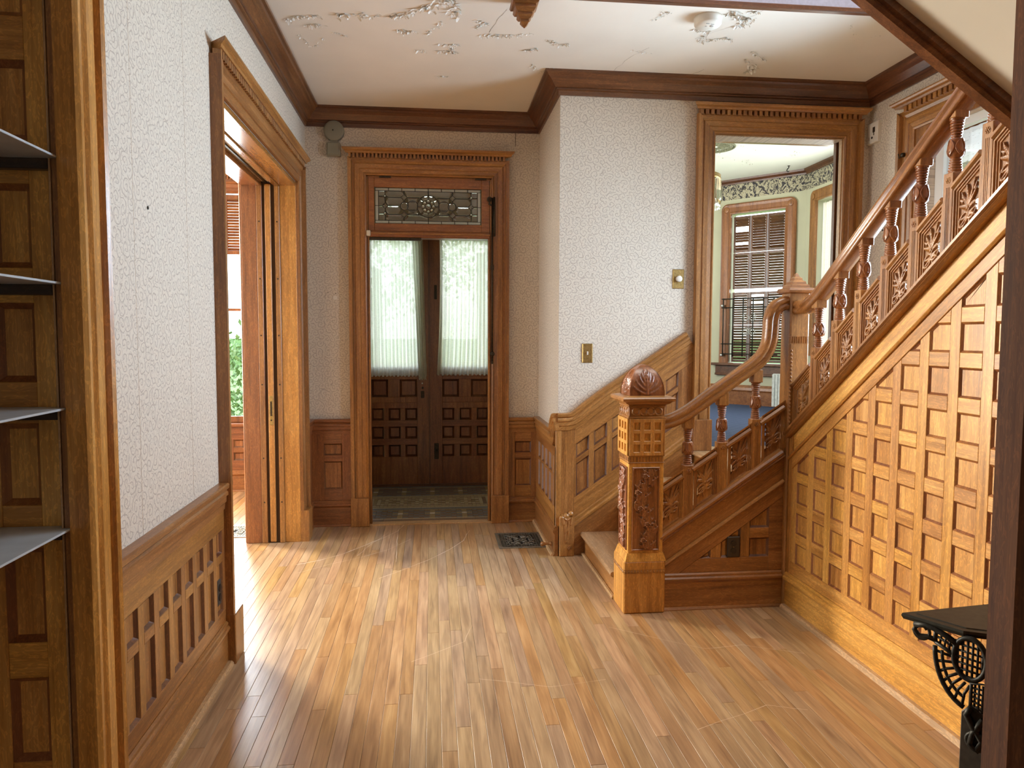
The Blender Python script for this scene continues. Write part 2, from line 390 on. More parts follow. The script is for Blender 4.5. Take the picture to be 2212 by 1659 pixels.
# ---------------------------------------------------------------- floor
FL = MB().box(-5.2, 1.96, -3.0, 5.93, -.06, -.013).box(1.96, 3.2, -3., 2.2, -.06, -.013).box(-5.2, -.93, 5.93, 7.25, -.06, -.013).build('floor', SUBF, None, kind='structure')
def floor_wood(name, base=((.23, .118, .045), (.40, .232, .098), (.56, .36, .175)), var=.13):
    m, nt, b = nodes(name); L = nt.links
    tc = N(nt, 'TexCoord'); oi = N(nt, 'ObjectInfo'); at = N(nt, 'Attribute', attribute_name='tone')
    r = mathn(nt, 'FRACT', mathn(nt, 'ADD', oi.outputs['Random'], at.outputs['Fac']))
    cb = N(nt, 'CombineXYZ'); L.new(mathn(nt, 'MULTIPLY', r, 40), cb.inputs[0]); L.new(mathn(nt, 'MULTIPLY', r, 17), cb.inputs[1])
    ad = N(nt, 'VectorMath', operation='ADD'); L.new(tc.outputs['Object'], ad.inputs[0]); L.new(cb.outputs[0], ad.inputs[1])
    def stn(sc, **k):
        mp = N(nt, 'Mapping'); mp.inputs['Scale'].default_value = sc; L.new(ad.outputs[0], mp.inputs[0]); n = N(nt, 'TexNoise', i_Scale=1., **k); L.new(mp.outputs[0], n.inputs['Vector']); return n.outputs[0]
    a = stn((55, 3.0, 40), i_Detail=5., i_Distortion=.6); f = stn((240, 8, 200), i_Detail=3.); c0 = stn((14, 1.4, 10), i_Detail=2., i_Distortion=1.5)
    big = N(nt, 'TexNoise', i_Scale=1.6, i_Detail=4.); L.new(tc.outputs['Object'], big.inputs['Vector'])
    s = mathn(nt, 'ADD', mathn(nt, 'MULTIPLY', a, .5), mathn(nt, 'ADD', mathn(nt, 'MULTIPLY', c0, .35), mathn(nt, 'MULTIPLY', f, .15)))
    col = ramp(nt, s, [(.34, base[0]), (.52, base[1]), (.72, base[2])])
    hv = N(nt, 'HueSaturation'); L.new(col, hv.inputs['Color']); L.new(mathn(nt, 'MULTIPLY_ADD', r, var*2, 1.02-var), hv.inputs['Value'])
    L.new(mathn(nt, 'MULTIPLY_ADD', mathn(nt, 'FRACT', mathn(nt, 'MULTIPLY', r, 7.1)), .014, .493), hv.inputs['Hue']); L.new(mathn(nt, 'MULTIPLY_ADD', mathn(nt, 'FRACT', mathn(nt, 'MULTIPLY', r, 3.3)), .25, .80), hv.inputs['Saturation'])
    L.new(hv.outputs[0], b.inputs['Base Color'])
    L.new(mathn(nt, 'MULTIPLY_ADD', big.outputs[0], .34, .20), b.inputs['Roughness'])
    b.inputs['Coat Weight'].default_value = .25; b.inputs['Coat Roughness'].default_value = .3
    bump(nt, b, mathn(nt, 'ADD', f, a), .25, .001)
    return m
FW = floor_wood('worn_oak_strip_floor')
def board(mb, x0, x1, y0, y1, c=.0009): mb.box(x0, x1, y0, y1, -.013, 0, c=c)
bw = .0573
def boards(mbs, xs, ya, yb, lmin, lmax, name, parent):
    for x in xs:
        y = ya-random.random()*lmin
        while y < yb:
            y2 = y+random.uniform(lmin, lmax)
            if yb-y2 < .25: y2 = yb
            a = max(y, ya); b = min(y2, yb)
            if b-a > .02:
                if mbs is None:
                    o = MB(); board(o, x+.0005, x+bw-.0005, a+.0006, b-.0006); o.build(name, FW, parent)
                else: mbs.append((x+.0005, x+bw-.0005, a+.0006, b-.0006))
            y = y2
hall_x = [-.945+bw*i for i in range(50)]
boards(None, hall_x, 2.1, 5.79, .8, 1.9, 'floor_board', FL)
def joined_boards(lst, name, parent):
    mb = MB(); tone = []
    for q in lst:
        n0 = len(mb.v); board(mb, *q); tone += [random.random()]*(len(mb.v)-n0)
    o = mb.build(name, FW, parent, kind='stuff'); at = o.data.attributes.new('tone', 'FLOAT', 'POINT'); at.data.foreach_set('value', tone); return o
lst = []; boards(lst, [-.945+bw*i for i in range(0, 50)], -3., 2.1, .8, 1.9, '', None); joined_boards(lst, 'floor_boards_by_the_camera', FL)
lst = []; boards(lst, [-.945-bw*i for i in range(1, 66)], 2.2, 7.2, .8, 1.9, '', None); joined_boards(lst, 'parlor_floor_boards', FL)
lst = []; boards(lst, [-.945-bw*i for i in range(1, 66)], -3., 2.0, .8, 1.9, '', None); joined_boards(lst, 'near_room_floor_boards', FL)
# scratches worn into the varnish
SCR = plain('bare_scratched_wood', (.78, .62, .47), .7)
scr = MB()
def scratch(pts, w):
    pts = [V((*p, .0004)) for p in pts]; q = []
    for i in range(len(pts)-1):
        for t in (0, .33, .66): q.append(pts[i].lerp(pts[i+1], t)+V((random.uniform(-.004, .004), random.uniform(-.004, .004), 0)))
    q.append(pts[-1]); vs = []; fs = []
    for i, p in enumerate(q):
        d = (q[min(i+1, len(q)-1)]-q[max(i-1, 0)]).normalized(); n = V((-d.y, d.x, 0))*w*random.uniform(.3, 1); vs += [p+n, p-n]
    fs = [(2*i, 2*i+1, 2*i+3, 2*i+2) for i in range(len(q)-1)]; scr.add(vs, fs)
for pts, w in (([(-.891, 4.816), (-.756, 4.901), (-.62, 5.025), (-.483, 5.234), (-.333, 5.463), (-.27, 5.587), (-.23, 5.766)], .0035),
               ([(-.512, 4.979), (-.45, 5.231), (-.376, 5.425), (-.339, 5.571)], .0018), ([(-.26, 5.498), (-.26, 5.251), (-.248, 4.988), (-.245, 4.816)], .002),
               ([(-.332, 4.488), (-.188, 4.65), (-.042, 4.829), (.117, 5.06), (.224, 5.283), (.254, 5.447), (.283, 5.554)], .003),
               ([(-.859, 4.641), (-.691, 4.795), (-.487, 4.942), (-.312, 5.103), (-.159, 5.362)], .0018), ([(.9, 3.6), (1.3, 3.3), (1.5, 3.32), (1.75, 3.2)], .0015),
               ([(.2, 3.1), (.5, 3.0), (.75, 3.04)], .0012), ([(-.1, 3.3), (.15, 3.5), (.2, 3.7)], .0012), ([(1.0, 2.6), (1.35, 2.75), (1.5, 2.7)], .0014)): scratch(pts, w)
scr.build('floor_scratches', SCR, FL, kind='stuff')

# ---------------------------------------------------------------- walls of the hall
WL = MB().box(-1.30, -.955, 2.16, 3.50, 0, H).box(-1.30, -.955, 3.50, 5.37, 2.58, H).box(-1.30, -.955, 5.37, 5.95, 0, H).build('wall_left', PX, None, kind='structure')
WB = MB().box(-.955, -.50, 5.80, 5.95, 0, H).box(.47, .85, 5.80, 5.95, 0, H).box(-.50, .47, 5.80, 5.95, 2.73, H).build('wall_back', PY, None, kind='structure')
WR2 = MB().box(.85, 1.02, 4.874, 5.95, 0, H).build('wall_return', PX, None, kind='structure')
WS = MB().box(.8506, 1.91, 4.87, 5.0, 0, H).box(2.875, 3.03, 4.871, 5.0, 0, H).box(2.83, 2.875, 4.871, 4.88, 0, H).box(1.91, 2.83, 4.871, 5.0, 2.86, H).build('wall_stair', PY, None, kind='structure')
WR = MB().box(3.03, 3.2, -3, 3.10, 0, 5.8).box(3.03, 3.2, 4.26, 5.0, 0, 5.8).box(3.03, 3.2, 3.10, 4.26, 0, 1.25).box(3.03, 3.2, 3.10, 4.26, 2.78, 5.8).build('wall_right', PX, None, kind='structure')
WN = MB().box(-3.4, 3.2, -3.15, -3.0, 0, 3.3).box(-3.5, -3.4, -3.15, 2.2, 0, 3.3).build('wall_near', plain('near_room_plaster', (.42, .36, .28), .8), None, kind='structure')
WU = MB().box(.3, .4, 1.0, 3.95, 3.5, 5.8).box(.3, 3.2, 3.95, 4.05, 3.5, 5.8).box(.3, 3.2, .9, 1.0, 3.5, 5.8).box(.3, 3.2, .9, 4.05, 5.7, 5.8).build('wall_upper', LAV, None, kind='structure')
CE = MB().box(-1.3, 3.2, 3.78, 5.95, H, 3.5).box(-1.3, .50, -3, 3.78, H, 3.5).box(.50, 3.2, -3, 1.0, H, 3.5).box(-5.2, -1.3, -3, 7.5, 3.3, 3.5).build('ceiling', PLAST, None, kind='structure')
# fascia of the stairwell opening with its dark nosing
MB().box(.56, 3.03, 3.765, 3.78, H+.012, 3.5).build('fascia', LAV, CE)
MB().box(.54, 3.03, 3.745, 3.78, H-.012, H+.014, c=.004).build('nosing', wood('dark', 'x'), CE)
MB().box(.48, .52, 1.0, 3.78, H-.012, H+.03, c=.004).build('nosing', wood('dark', 'y'), CE)

# peeling paint: curled flakes hanging from the ceiling
fk = MB(); hooks = MB()
def flake(x, y, s, z=H):
    a = random.random()*6.28; n = random.choice((3, 4, 4, 5)); c = V((x, y, z)); d = V((math.cos(a), math.sin(a), 0)); e = V((-d.y, d.x, 0)); L = s*random.uniform(.6, 1.8); w = s*random.uniform(.35, .9)
    cr = s*random.uniform(.2, .8); rows = []
    for i in range(n+1):
        t = i/n; ww = w*(1-t*.75)*random.uniform(.8, 1.1); dz = -.0008-cr*t*t; p = c+d*L*t*(1-.25*t)
        rows.append((p+e*ww*random.uniform(.6, 1)+V((0, 0, dz)), p-e*ww*random.uniform(.6, 1)+V((0, 0, dz*random.uniform(.7, 1)))))
    fk.add([q for r in rows for q in r], [(2*i, 2*i+1, 2*i+3, 2*i+2) for i in range(n)])
clus = [([(-.791, 4.217), (-.71, 4.166), (-.601, 4.142)], 22, .012), ([(-.693, 4.271), (-.6, 4.26)], 14, .012), ([(-.509, 4.122), (-.393, 4.108), (-.215, 4.108), (-.124, 4.067), (-.034, 3.986), (.052, 3.898), (.13, 3.87)], 62, .016),
        ([(.13, 3.908), (.135, 4.047)], 9, .02), ([(-.142, 4.319), (-.178, 4.278), (-.085, 4.29)], 26, .010), ([(-.019, 4.305), (.074, 4.138)], 12, .009), ([(.059, 4.452), (.157, 4.441), (.11, 4.536), (.162, 4.582), (.05, 4.556)], 46, .010),
        ([(-.091, 4.559), (-.03, 4.565)], 8, .010), ([(.296, 4.303), (.353, 4.285), (.44, 4.287), (.578, 4.236)], 26, .012), ([(.237, 4.098), (.312, 4.132), (.24, 4.2)], 26, .008), ([(.572, 4.482), (.628, 4.449)], 16, .011),
        ([(.669, 4.32), (.759, 4.383), (.816, 4.364)], 22, .010), ([(.62, 4.694), (.716, 4.83), (.788, 4.732)], 22, .009), ([(.12, 4.977), (.032, 4.988)], 14, .008), ([(-.75, 4.4), (-.7, 4.6), (-.62, 4.45)], 16, .007), ([(-.55, 4.35), (-.48, 4.4)], 14, .007),
        ([(1.585, 3.837), (1.679, 3.917), (1.724, 3.912), (1.701, 4.024)], 44, .014), ([(1.477, 4.079), (1.559, 4.098), (1.565, 4.247), (1.688, 4.171), (1.737, 4.196)], 46, .010), ([(1.685, 3.83), (1.724, 3.83)], 10, .010),
        ([(1.947, 4.466), (2.041, 4.581), (2.04, 4.675), (2.089, 4.594)], 34, .013), ([(2.072, 4.469), (1.915, 4.334)], 14, .010), ([(1.221, 3.892), (1.266, 3.887), (1.2, 3.98)], 14, .008), ([(2.3, 3.9), (2.45, 4.1), (2.6, 4.0)], 12, .006), ([(1.2, 4.4), (1.35, 4.45)], 8, .007)]
for pts, n, s in clus:
    for i in range(int(n*3.4)):
        k = random.randrange(len(pts)-1); t = random.random(); p = V(pts[k]).lerp(V(pts[k+1]), t)
        flake(p.x+random.gauss(0, s*.9), p.y+random.gauss(0, s*.9), s*random.uniform(.5, 1.8))
fk.build('peeling_paint_flakes', PLASTW, CE, kind='stuff')
ck = MB()
def crack(pts, w, z=H-.0005):
    q = [V((*p, z)) for p in pts]; r = []
    for i in range(len(q)-1):
        for t in (0, .25, .5, .75): r.append(q[i].lerp(q[i+1], t)+V((random.uniform(-.006, .006), random.uniform(-.006, .006), 0)))
    r.append(q[-1]); vs = []
    for i, p in enumerate(r):
        d = (r[min(i+1, len(r)-1)]-r[max(i-1, 0)]).normalized(); n = V((-d.y, d.x, 0))*w*random.uniform(.2, 1); vs += [p+n, p-n]
    ck.add(vs, [(2*i, 2*i+1, 2*i+3, 2*i+2) for i in range(len(r)-1)])
crack([(1.30, 4.35), (1.22, 4.52), (1.18, 4.75)], .0012); crack([(1.75, 4.66), (1.68, 4.82)], .0018); crack([(1.75, 3.8), (1.66, 4.0), (1.52, 4.2)], .0012); crack([(.40, 3.95), (.36, 4.08), (.33, 4.25)], .0025)
ck.build('plaster_cracks', plain('crack_brown', (.30, .25, .2), .9), CE, kind='stuff')  # cracks laid on the ceiling as thin flat brown strips

# ---------------------------------------------------------------- crown mouldings
CROWN = [(0, 0), (.115, 0), (.115, .016), (.100, .020), (.094, .032), (.070, .050), (.048, .078), (.040, .088), (.028, .090), (.028, .100), (.016, .104), (.014, .132), (0, .132)]
_tr = [0]
def crown(p0, p1, Wv, m0, m1, z=H, prof=CROWN, tone='dark', parent=None, name=None):
    _tr[0] += 1; mb = MB(); ax = 'x' if abs(p1[0]-p0[0]) > abs(p1[1]-p0[1]) else 'y'
    mould(mb, (*p0, z), (*p1, z), (*Wv, 0), (0, 0, -1), prof, m0, m1)
    k = {} if parent else dict(kind='structure')
    return mb.build(name or 'trim_%d' % _tr[0], wood(tone, ax), parent, **k)
crown((-.955, 2.16), (-.955, 5.80), (1, 0), 0, 1)
crown((-.955, 5.80), (.85, 5.80), (0, -1), 1, 1)
crown((.85, 5.80), (.85, 4.87), (-1, 0), 1, -1)
crown((.85, 4.87), (3.03, 4.87), (0, -1), -1, 1)
crown((3.03, 4.87), (3.03, 3.78), (-1, 0), 1, 0)

# ---------------------------------------------------------------- wainscot helpers
WT = .018        # face of stiles and rails in front of the wall plane
def pieces(parent, fr, items, tone, kind, d0=0., d1=WT, ax=None, ch=.0018, name=None):
    for poly in items:
        if not poly: continue
        us = [p[0] for p in poly]; vs = [p[1] for p in poly]
        horiz = (max(us)-min(us)) > (max(vs)-min(vs))
        a = ax or ((('y' if abs(fr[1].y) > .5 else 'x') if horiz else 'z'))
        mb = MB(); slab(mb, fr, poly, d0, d1, ch); mb.build(name or kind, wood(tone, a), parent)
def recesses(parent, fr, items, tone, d1=WT-.001, db=.006, ins=.010, ax='z', name='panel'):
    for poly in items:
        if not poly: continue
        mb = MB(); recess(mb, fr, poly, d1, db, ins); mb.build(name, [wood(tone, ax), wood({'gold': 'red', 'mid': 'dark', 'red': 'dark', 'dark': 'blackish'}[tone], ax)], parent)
def run(parent, fr, u0, u1, z, prof, tone, name, m0=0, m1=0):
    """horizontal moulding along a wall; prof (protrusion, height above z)"""
    mb = MB(); mould(mb, P(fr, u0, z), P(fr, u1, z), fr[3], fr[2], prof, m0, m1)
    return mb.build(name, wood(tone, 'y' if abs(fr[1].y) > .5 else 'x'), parent)
BASE = [(0, 0), (.034, 0), (.034, .004), (.024, .016), (.024, .150), (.030, .156), (.036, .166), (.036, .176), (.028, .184), (.028, .196), (.020, .204), (0, .204)]
CAP = [(0, 0), (.024, 0), (.026, .028), (.032, .034), (.032, .058), (.040, .064), (.040, .078), (.034, .086), (.044, .096), (.046, .112), (.040, .118), (0, .118)]
SHOE = [(0, 0), (.05, 0), (.048, .010), (.040, .018), (0, .02)]

# casing round an opening: legs, head, plinths, dentilled cornice
CAS = [(0, 0), (0, .020), (.010, .026), (.020, .020), (.046, .022), (.050, .029), (.084, .029), (.090, .024), (.106, .024), (.109, .052), (.135, .052), (.135, 0)]
def casing(parent, fr, u0, u1, v0, v1, tone, plinth=.23, scale=1., cornice=True, sides=(1, 1), dent=.0285, over=.03, label=None, flip=1):
    w = .135*scale; prof = [(a*scale, b) for a, b in CAS]; U, Vv, Nn = fr[1], fr[2], fr[3]
    vax = 'z'; hax = 'y' if abs(U.y) > .5 else 'x'
    for k, (u, s) in enumerate(((u0, -1), (u1, 1))):
        if not sides[k]: continue
        mb = MB(); mould(mb, P(fr, u, v0+plinth), P(fr, u, v1), U*s, Nn, prof, 0, -1); mb.build('side_casing', wood(tone, vax), parent)
        if plinth:
            mb = MB(); a, b = sorted((u-s*.003, u+s*(w+.004)))
            slab(mb, fr, rect(a, b, v0, v0+plinth), 0, .060, .004); mb.build('plinth_block', wood(tone, vax), parent)
    mb = MB(); mould(mb, P(fr, u0, v1), P(fr, u1, v1), Vv, Nn, [(a, b if a < .105*scale else .034) for a, b in prof], -1, -1); mb.build('head_casing', wood(tone, hax), parent)
    if cornice:
        vt = v1+w-.012; a, b = u0-w-.004, u1+w+.004
        cb = MB(); mould(cb, P(fr, a+.045, vt), P(fr, b-.045, vt), Nn, Vv, [(0, 0), (.014, 0), (.014, .034), (.056, .036), (.060, .048), (.074, .056), (.080, .066), (.080, .074), (0, .074)], -1, -1)
        c = cb.build('cornice', wood(tone, hax), parent)
        n = int((b-a-.02)/dent)
        for i in range(n):
            x = a+.012+dent*i; mb = MB(); slab(mb, fr, rect(x, x+dent*.62, vt+.002, vt+.036), .013, .050, .0015); mb.build('dentil', wood(tone, 'z'), c)

# ---------------------------------------------------------------- wainscot of the left wall
fr = frame_x(-.955, 1); y0, y1 = 2.195, 3.425
run(WL, fr, y0, y1, 0, BASE, 'mid', 'baseboard'); run(WL, fr, y0, y1, 0, SHOE, 'worn', 'shoe_moulding')
run(WL, fr, y0, y1, .720, CAP, 'mid', 'wainscot_cap')
rec_t, rec_b, sti = [], [], []
us = [y0+.02]
for k in range(9):
    b = 2.390+.134*k; a = b-.088
    if b > y1: break
    rec_t.append(rect(max(a, y0+.02), b, .530, .632)); rec_b.append(rect(max(a, y0+.02), b, .267, .490))
prev = y0
for r in rec_t:
    if r[0][0]-prev > .004: sti.append(rect(prev, r[0][0], .267, .632))
    prev = r[1][0]
sti.append(rect(prev, y1, .267, .632))
pieces(WL, fr, [rect(y0, y1, .204, .267), rect(y0, y1, .632, .722)], 'mid', 'rail')
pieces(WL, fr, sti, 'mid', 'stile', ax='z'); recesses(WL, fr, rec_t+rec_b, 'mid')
pieces(WL, fr, [rect(r[0][0], r[1][0], .490, .530) for r in rec_t], 'mid', 'rail')

# far end of the left wall, behind the wide opening
run(WL, fr, 5.51, 5.80, 0, BASE, 'red', 'baseboard', 0, 1); run(WL, fr, 5.51, 5.80, .735, CAP, 'red', 'wainscot_cap', 0, 1)
pieces(WL, fr, [rect(5.51, 5.80, .204, .737)], 'red', 'stile')

# ---------------------------------------------------------------- wainscot of the back wall
fr = frame_y(5.80, -1)
for a, b, ra, rb, tone, m in ((-.955, -.63, -.845, -.706, 'red', (1, 0)), (.605, .85, .660, .789, 'mid', (0, 1))):
    run(WB, fr, a, b, 0, BASE, tone, 'baseboard', *m); run(WB, fr, a, b, .733, CAP, tone, 'wainscot_cap', *m)
    pieces(WB, fr, [rect(a, ra, .204, .735), rect(rb, b, .204, .735)], tone, 'stile', ax='z')
    pieces(WB, fr, [rect(ra, rb, .204, .298), rect(ra, rb, .515, .566), rect(ra, rb, .655, .735)], tone, 'rail', ax='x')
    recesses(WB, fr, [rect(ra, rb, .298, .515), rect(ra, rb, .566, .655)], tone)

# ---------------------------------------------------------------- wainscot of the return wall
fr = frame_x(.85, -1)
run(WR2, fr, 4.835, 5.80, 0, BASE, 'mid', 'baseboard', 0, 1); run(WR2, fr, 4.84, 5.80, 0, SHOE, 'worn', 'shoe_moulding')
mb = MB(); mb.sweep([(a, b) for a, b in CAP], [P(fr, u, v) for u, v in ((5.765, .742), (5.3, .742), (5.0, .742), (4.965, .748), (4.935, .77), (4.91, .805), (4.885, .845), (4.86, .862), (4.832, .864))], (0, 0, 1), (-1, 0, 0))
mb.build('wainscot_cap', wood('mid', 'y'), WR2)
pieces(WR2, fr, [rect(4.852, 5.80, .204, .328), rect(4.852, 5.80, .675, .745)], 'mid', 'rail', ax='y')
cols = [(5.655-.175*k-.125, 5.655-.175*k) for k in range(5)]
cols[-1] = (4.925, cols[-1][1])
recesses(WR2, fr, [rect(a, b, .555, .675) for a, b in cols]+[rect(a, b, .328, .533) for a, b in cols], 'mid')
pieces(WR2, fr, [rect(a, b, .533, .555) for a, b in cols], 'mid', 'rail', ax='y')
e_ = [5.80]+[q for c in cols for q in (c[1], c[0])]+[4.852]
pieces(WR2, fr, [rect(e_[i+1], e_[i], .328, .675) for i in range(0, len(e_), 2)], 'mid', 'stile', ax='z')
bx('corner_post', wood('mid', 'z'), WR2, .832, .87, 4.848, 4.885, .20, .862, c=.003)

# ---------------------------------------------------------------- rising wainscot of the stair wall
fr = frame_y(4.87, -1); sl = .69
ln = lambda c, s=sl, o=.972: (lambda u: c+s*(u-o))
A_, B_, M1, M2, T_ = ln(.254, .72, .968), ln(.405), ln(.631), ln(.669), ln(.769); Cb = lambda u: 1.126+.668*(u-1.332)
def quad(u0, u1, f0, f1): return [(u0, f0(u0)), (u1, f0(u1)), (u1, f1(u1)), (u0, f1(u0))]
pieces(WS, fr, [[(.868, 0), (.96, 0), (.96, .875), (.868, .862)]], 'mid', 'stile', ax='z')
colx = [(.973+.1245*k, .973+.1245*k+.088) for k in range(6)]
sts = [(.96, .973)]+[(colx[k][1], colx[k+1][0]) for k in range(5)]+[(colx[5][1], 1.79)]
pieces(WS, fr, [quad(a, b, B_, T_) for a, b in sts], 'mid', 'stile', ax='z')
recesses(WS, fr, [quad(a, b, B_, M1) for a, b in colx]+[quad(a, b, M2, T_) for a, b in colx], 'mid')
pieces(WS, fr, [quad(a, b, M1, M2) for a, b in colx]+[quad(.96, 1.79, A_, B_)], 'mid', 'rail', ax='sx')
top = [(.96, T_(.96)), (1.79, T_(1.79)), (1.79, Cb(1.79)), (1.18, 1.0245), (1.04, .915), (.96, .868)]
pieces(WS, fr, [top], 'mid', 'rail', ax='sx')
pieces(WS, fr, [[(.96, 0), (1.79, 0), (1.79, A_(1.79)-.05), (.96, A_(.96)-.05)]], 'mid', 'skirt_board', ax='sx', d1=.022)
mb = MB(); mb.sweep([(0, 0), (.030, 0), (.034, .008), (.034, .020), (.024, .030), (.024, .044), (.016, .056), (0, .056)], [P(fr, u, A_(u)-.055) for u in (.96, 1.4, 1.79)], (0, 0, 1), (0, -1, 0)); mb.build('skirt_moulding', wood('mid', 'sx'), WS)
mb = MB(); mb.sweep(CAP, [P(fr, u, v) for u, v in ((.842, .862), (.92, .863), (.975, .874), (1.03, .906), (1.09, .957), (1.18, 1.0245), (1.5, 1.238), (1.79, 1.432))], (0, 0, 1), (0, -1, 0)); mb.build('wainscot_cap', wood('mid', 'sx'), WS)
# carved block that ends the skirt
cb = MB(); cb.box(.856, .958, 4.815, 4.87, 0, .262, c=.004)
for x, z in ((.874, .262), (.905, .278), (.936, .292)):
    cb.tube([(x, 4.815, z), (x, 4.87, z)], .017, 12)
cb.box(.872, .956, 4.817, 4.868, .255, .285)
blk = cb.build('carved_block', wood('mid', 'z'), WS)
mb = MB(); sk = [leaf(.05, .02, 1.9, .09, .010, 1, -.9), leaf(.05, .03, 1.2, .09, .010, 1, .8), leaf(.045, .09, 1.9, .08, .011, 1, -1), leaf(.05, .10, 1.1, .08, .010, 1, 1), (spiral(.052, .19, .024, 1.2, 1.5), .006, .003, 1), leaf(.03, .14, 1.8, .08, .008, 1, -.6), leaf(.075, .14, 1.3, .08, .008, 1, .6)]
relief(mb, (.858, 4.8145, .085), (1, 0, 0), (0, 0, 1), (0, -1, 0), .098, .185, 40, 70, sk, .006); mb.build('leaf_carving', wood('mid', 'z'), blk)
mb = MB(); mb.disc((.923, 4.815, .062), (0, -1, 0), .017, .004, 16)
for k in range(6): a = k*1.047; mb.disc((.923+.010*math.cos(a), 4.812, .062+.010*math.sin(a)), (0, -1, 0), .0045, .002, 8, .004)
mb.disc((.923, 4.812, .062), (0, -1, 0), .004, .003, 8, .004); mb.build('flower_boss', wood('mid', 'z'), blk)
mb = MB(); q = V((-1, 0, 0)).to_track_quat('Z', 'Y')
mb.lathe([(.016, 0), (.016, .006), (.009, .010), (.008, .03), (.011, .045), (.016, .055), (.018, .064), (.015, .072), (.006, .076)], n=14)
mb.v = [tuple(q @ V(p)+V((.818, 4.93, .060))) for p in mb.v]
tagt(mb.build('door_stop', wood('mid', 'y')), 'round turned wooden door stop on baseboard beside the carved stair block', 'door stop')

# ---------------------------------------------------------------- STAIRCASE
ST = thing('staircase', 'golden oak staircase with carved newel, turned balusters and square panelled side', 'staircase', (0, 0, 0))
G = 'gold'
for k in range(3):
    x = 1.004+.257*k; z = .160+.185*k; ya = 3.99 if k == 0 else 3.86
    mb = MB(); prof = [(x+.012, z-.030), (x+.003, z-.024), (x, z-.015), (x+.003, z-.005), (x+.012, z), (x+.30, z), (x+.30, z-.030)]
    mb.prism([(p[0], ya, p[1]) for p in prof], [(p[0], 4.846, p[1]) for p in prof]); mb.build('tread', wood('worn', 'y', .3), ST)
    bx('riser', wood('mid', 'y'), ST, x+.03, x+.05, ya, 4.846, z-.185 if k else 0, z-.03)
bx('cove_moulding', wood('mid', 'y'), ST, 1.022, 1.035, 3.99, 4.846, .112, .130, c=.004)
bx('shoe_moulding', wood('worn', 'y'), ST, 1.012, 1.035, 3.99, 4.846, 0, .02, c=.005)
mb = MB(); prof = [(1.787, .685), (1.778, .691), (1.775, .70), (1.778, .71), (1.787, .715), (3.03, .715), (3.03, .685)]
mb.prism([(p[0], 3.86, p[1]) for p in prof], [(p[0], 5.0, p[1]) for p in prof]); mb.build('landing', wood('worn', 'y', .3), ST)
bx('riser', wood('mid', 'y'), ST, 1.805, 1.825, 3.86, 4.87, .53, .685)
for k in range(6):
    yy = 3.80-.262*k; z = .900+.185*k
    bx('tread', wood('worn', 'x', .3), ST, 1.99, 3.03, yy-.30, yy, z-.03, z, c=.006); bx('riser', wood('mid', 'x'), ST, 1.99, 3.03, yy-.035, yy-.015, z-.185, z-.03)

# outer side under the first flight
fr = frame_y(3.82, -1); f1 = 3.82
cl = lambda poly: clip(poly, .284-.704*1.454, .704)
run(ST, fr, 1.24, 1.930, 0, [(a+.0, b) for a, b in BASE], 'mid', 'baseboard')
pieces(ST, fr, [cl(rect(1.24, 1.852, .204, .284)), [(1.852, .204), (1.934, .204), (1.934, .622), (1.852, .564)]], 'mid', 'rail', ax='x')
cells = [(1.454, 1.519), (1.578, 1.689), (1.741, 1.852)]
rc = [cl(rect(a, b, .284, .389 if a > 1.7 else .9)) for a, b in cells]+[cl(rect(1.741, 1.852, .447, .9))]
recesses(ST, fr, rc, 'mid'); pieces(ST, fr, [rect(1.741, 1.852, .389, .447)], 'mid', 'rail', ax='x')
pieces(ST, fr, [cl(rect(1.519, 1.578, .284, .9)), cl(rect(1.689, 1.741, .284, .9))], 'mid', 'stile', ax='z')
l0 = lambda u: .284+.704*(u-1.454); l1 = lambda u: .262+.67*(u-1.27); l2 = lambda u: .382+.672*(u-1.25); l3 = lambda u: .437+.660*(u-1.25)
xa = 1.340
pieces(ST, fr, [[(1.245, l0(1.245)+.0), (1.934, l0(1.934)), (1.934, l1(1.934)), (1.245, l1(1.245))]], 'mid', 'sloping_rail', ax='sx', d1=.020)
mb = MB(); mb.sweep([(0, 0), (.028, 0), (.034, .006), (.030, .014), (.022, .018), (0, .018)], [P(fr, u, l1(u)-.006) for u in (1.245, 1.6, 1.934)], (0, 0, 1), (0, -1, 0)); mb.build('string_bead', wood('mid', 'sx'), ST)
pieces(ST, fr, [[(1.245, l1(1.245)), (1.934, l1(1.934)), (1.934, l2(1.934)), (1.245, l2(1.245))]], 'mid', 'string_board', ax='sx', d1=.014)
mb = MB(); mb.sweep([(-.04, 0), (.026, 0), (.034, .008), (.030, .016), (.038, .022), (.040, .034), (.030, .044), (.014, .050), (-.04, .050)], [P(fr, u, l2(u)) for u in (1.245, 1.6, 1.934)], (0, 0, 1), (0, -1, 0)); mb.build('string_cap', wood('mid', 'sx'), ST)

mb = MB(); slab(mb, frame_y(3.83, -1), [(1.25, 0), (1.94, 0), (1.94, .86), (1.25, .40)], -.01, .006, .001); mb.build('panel_backing', wood('mid', 'z'), ST)
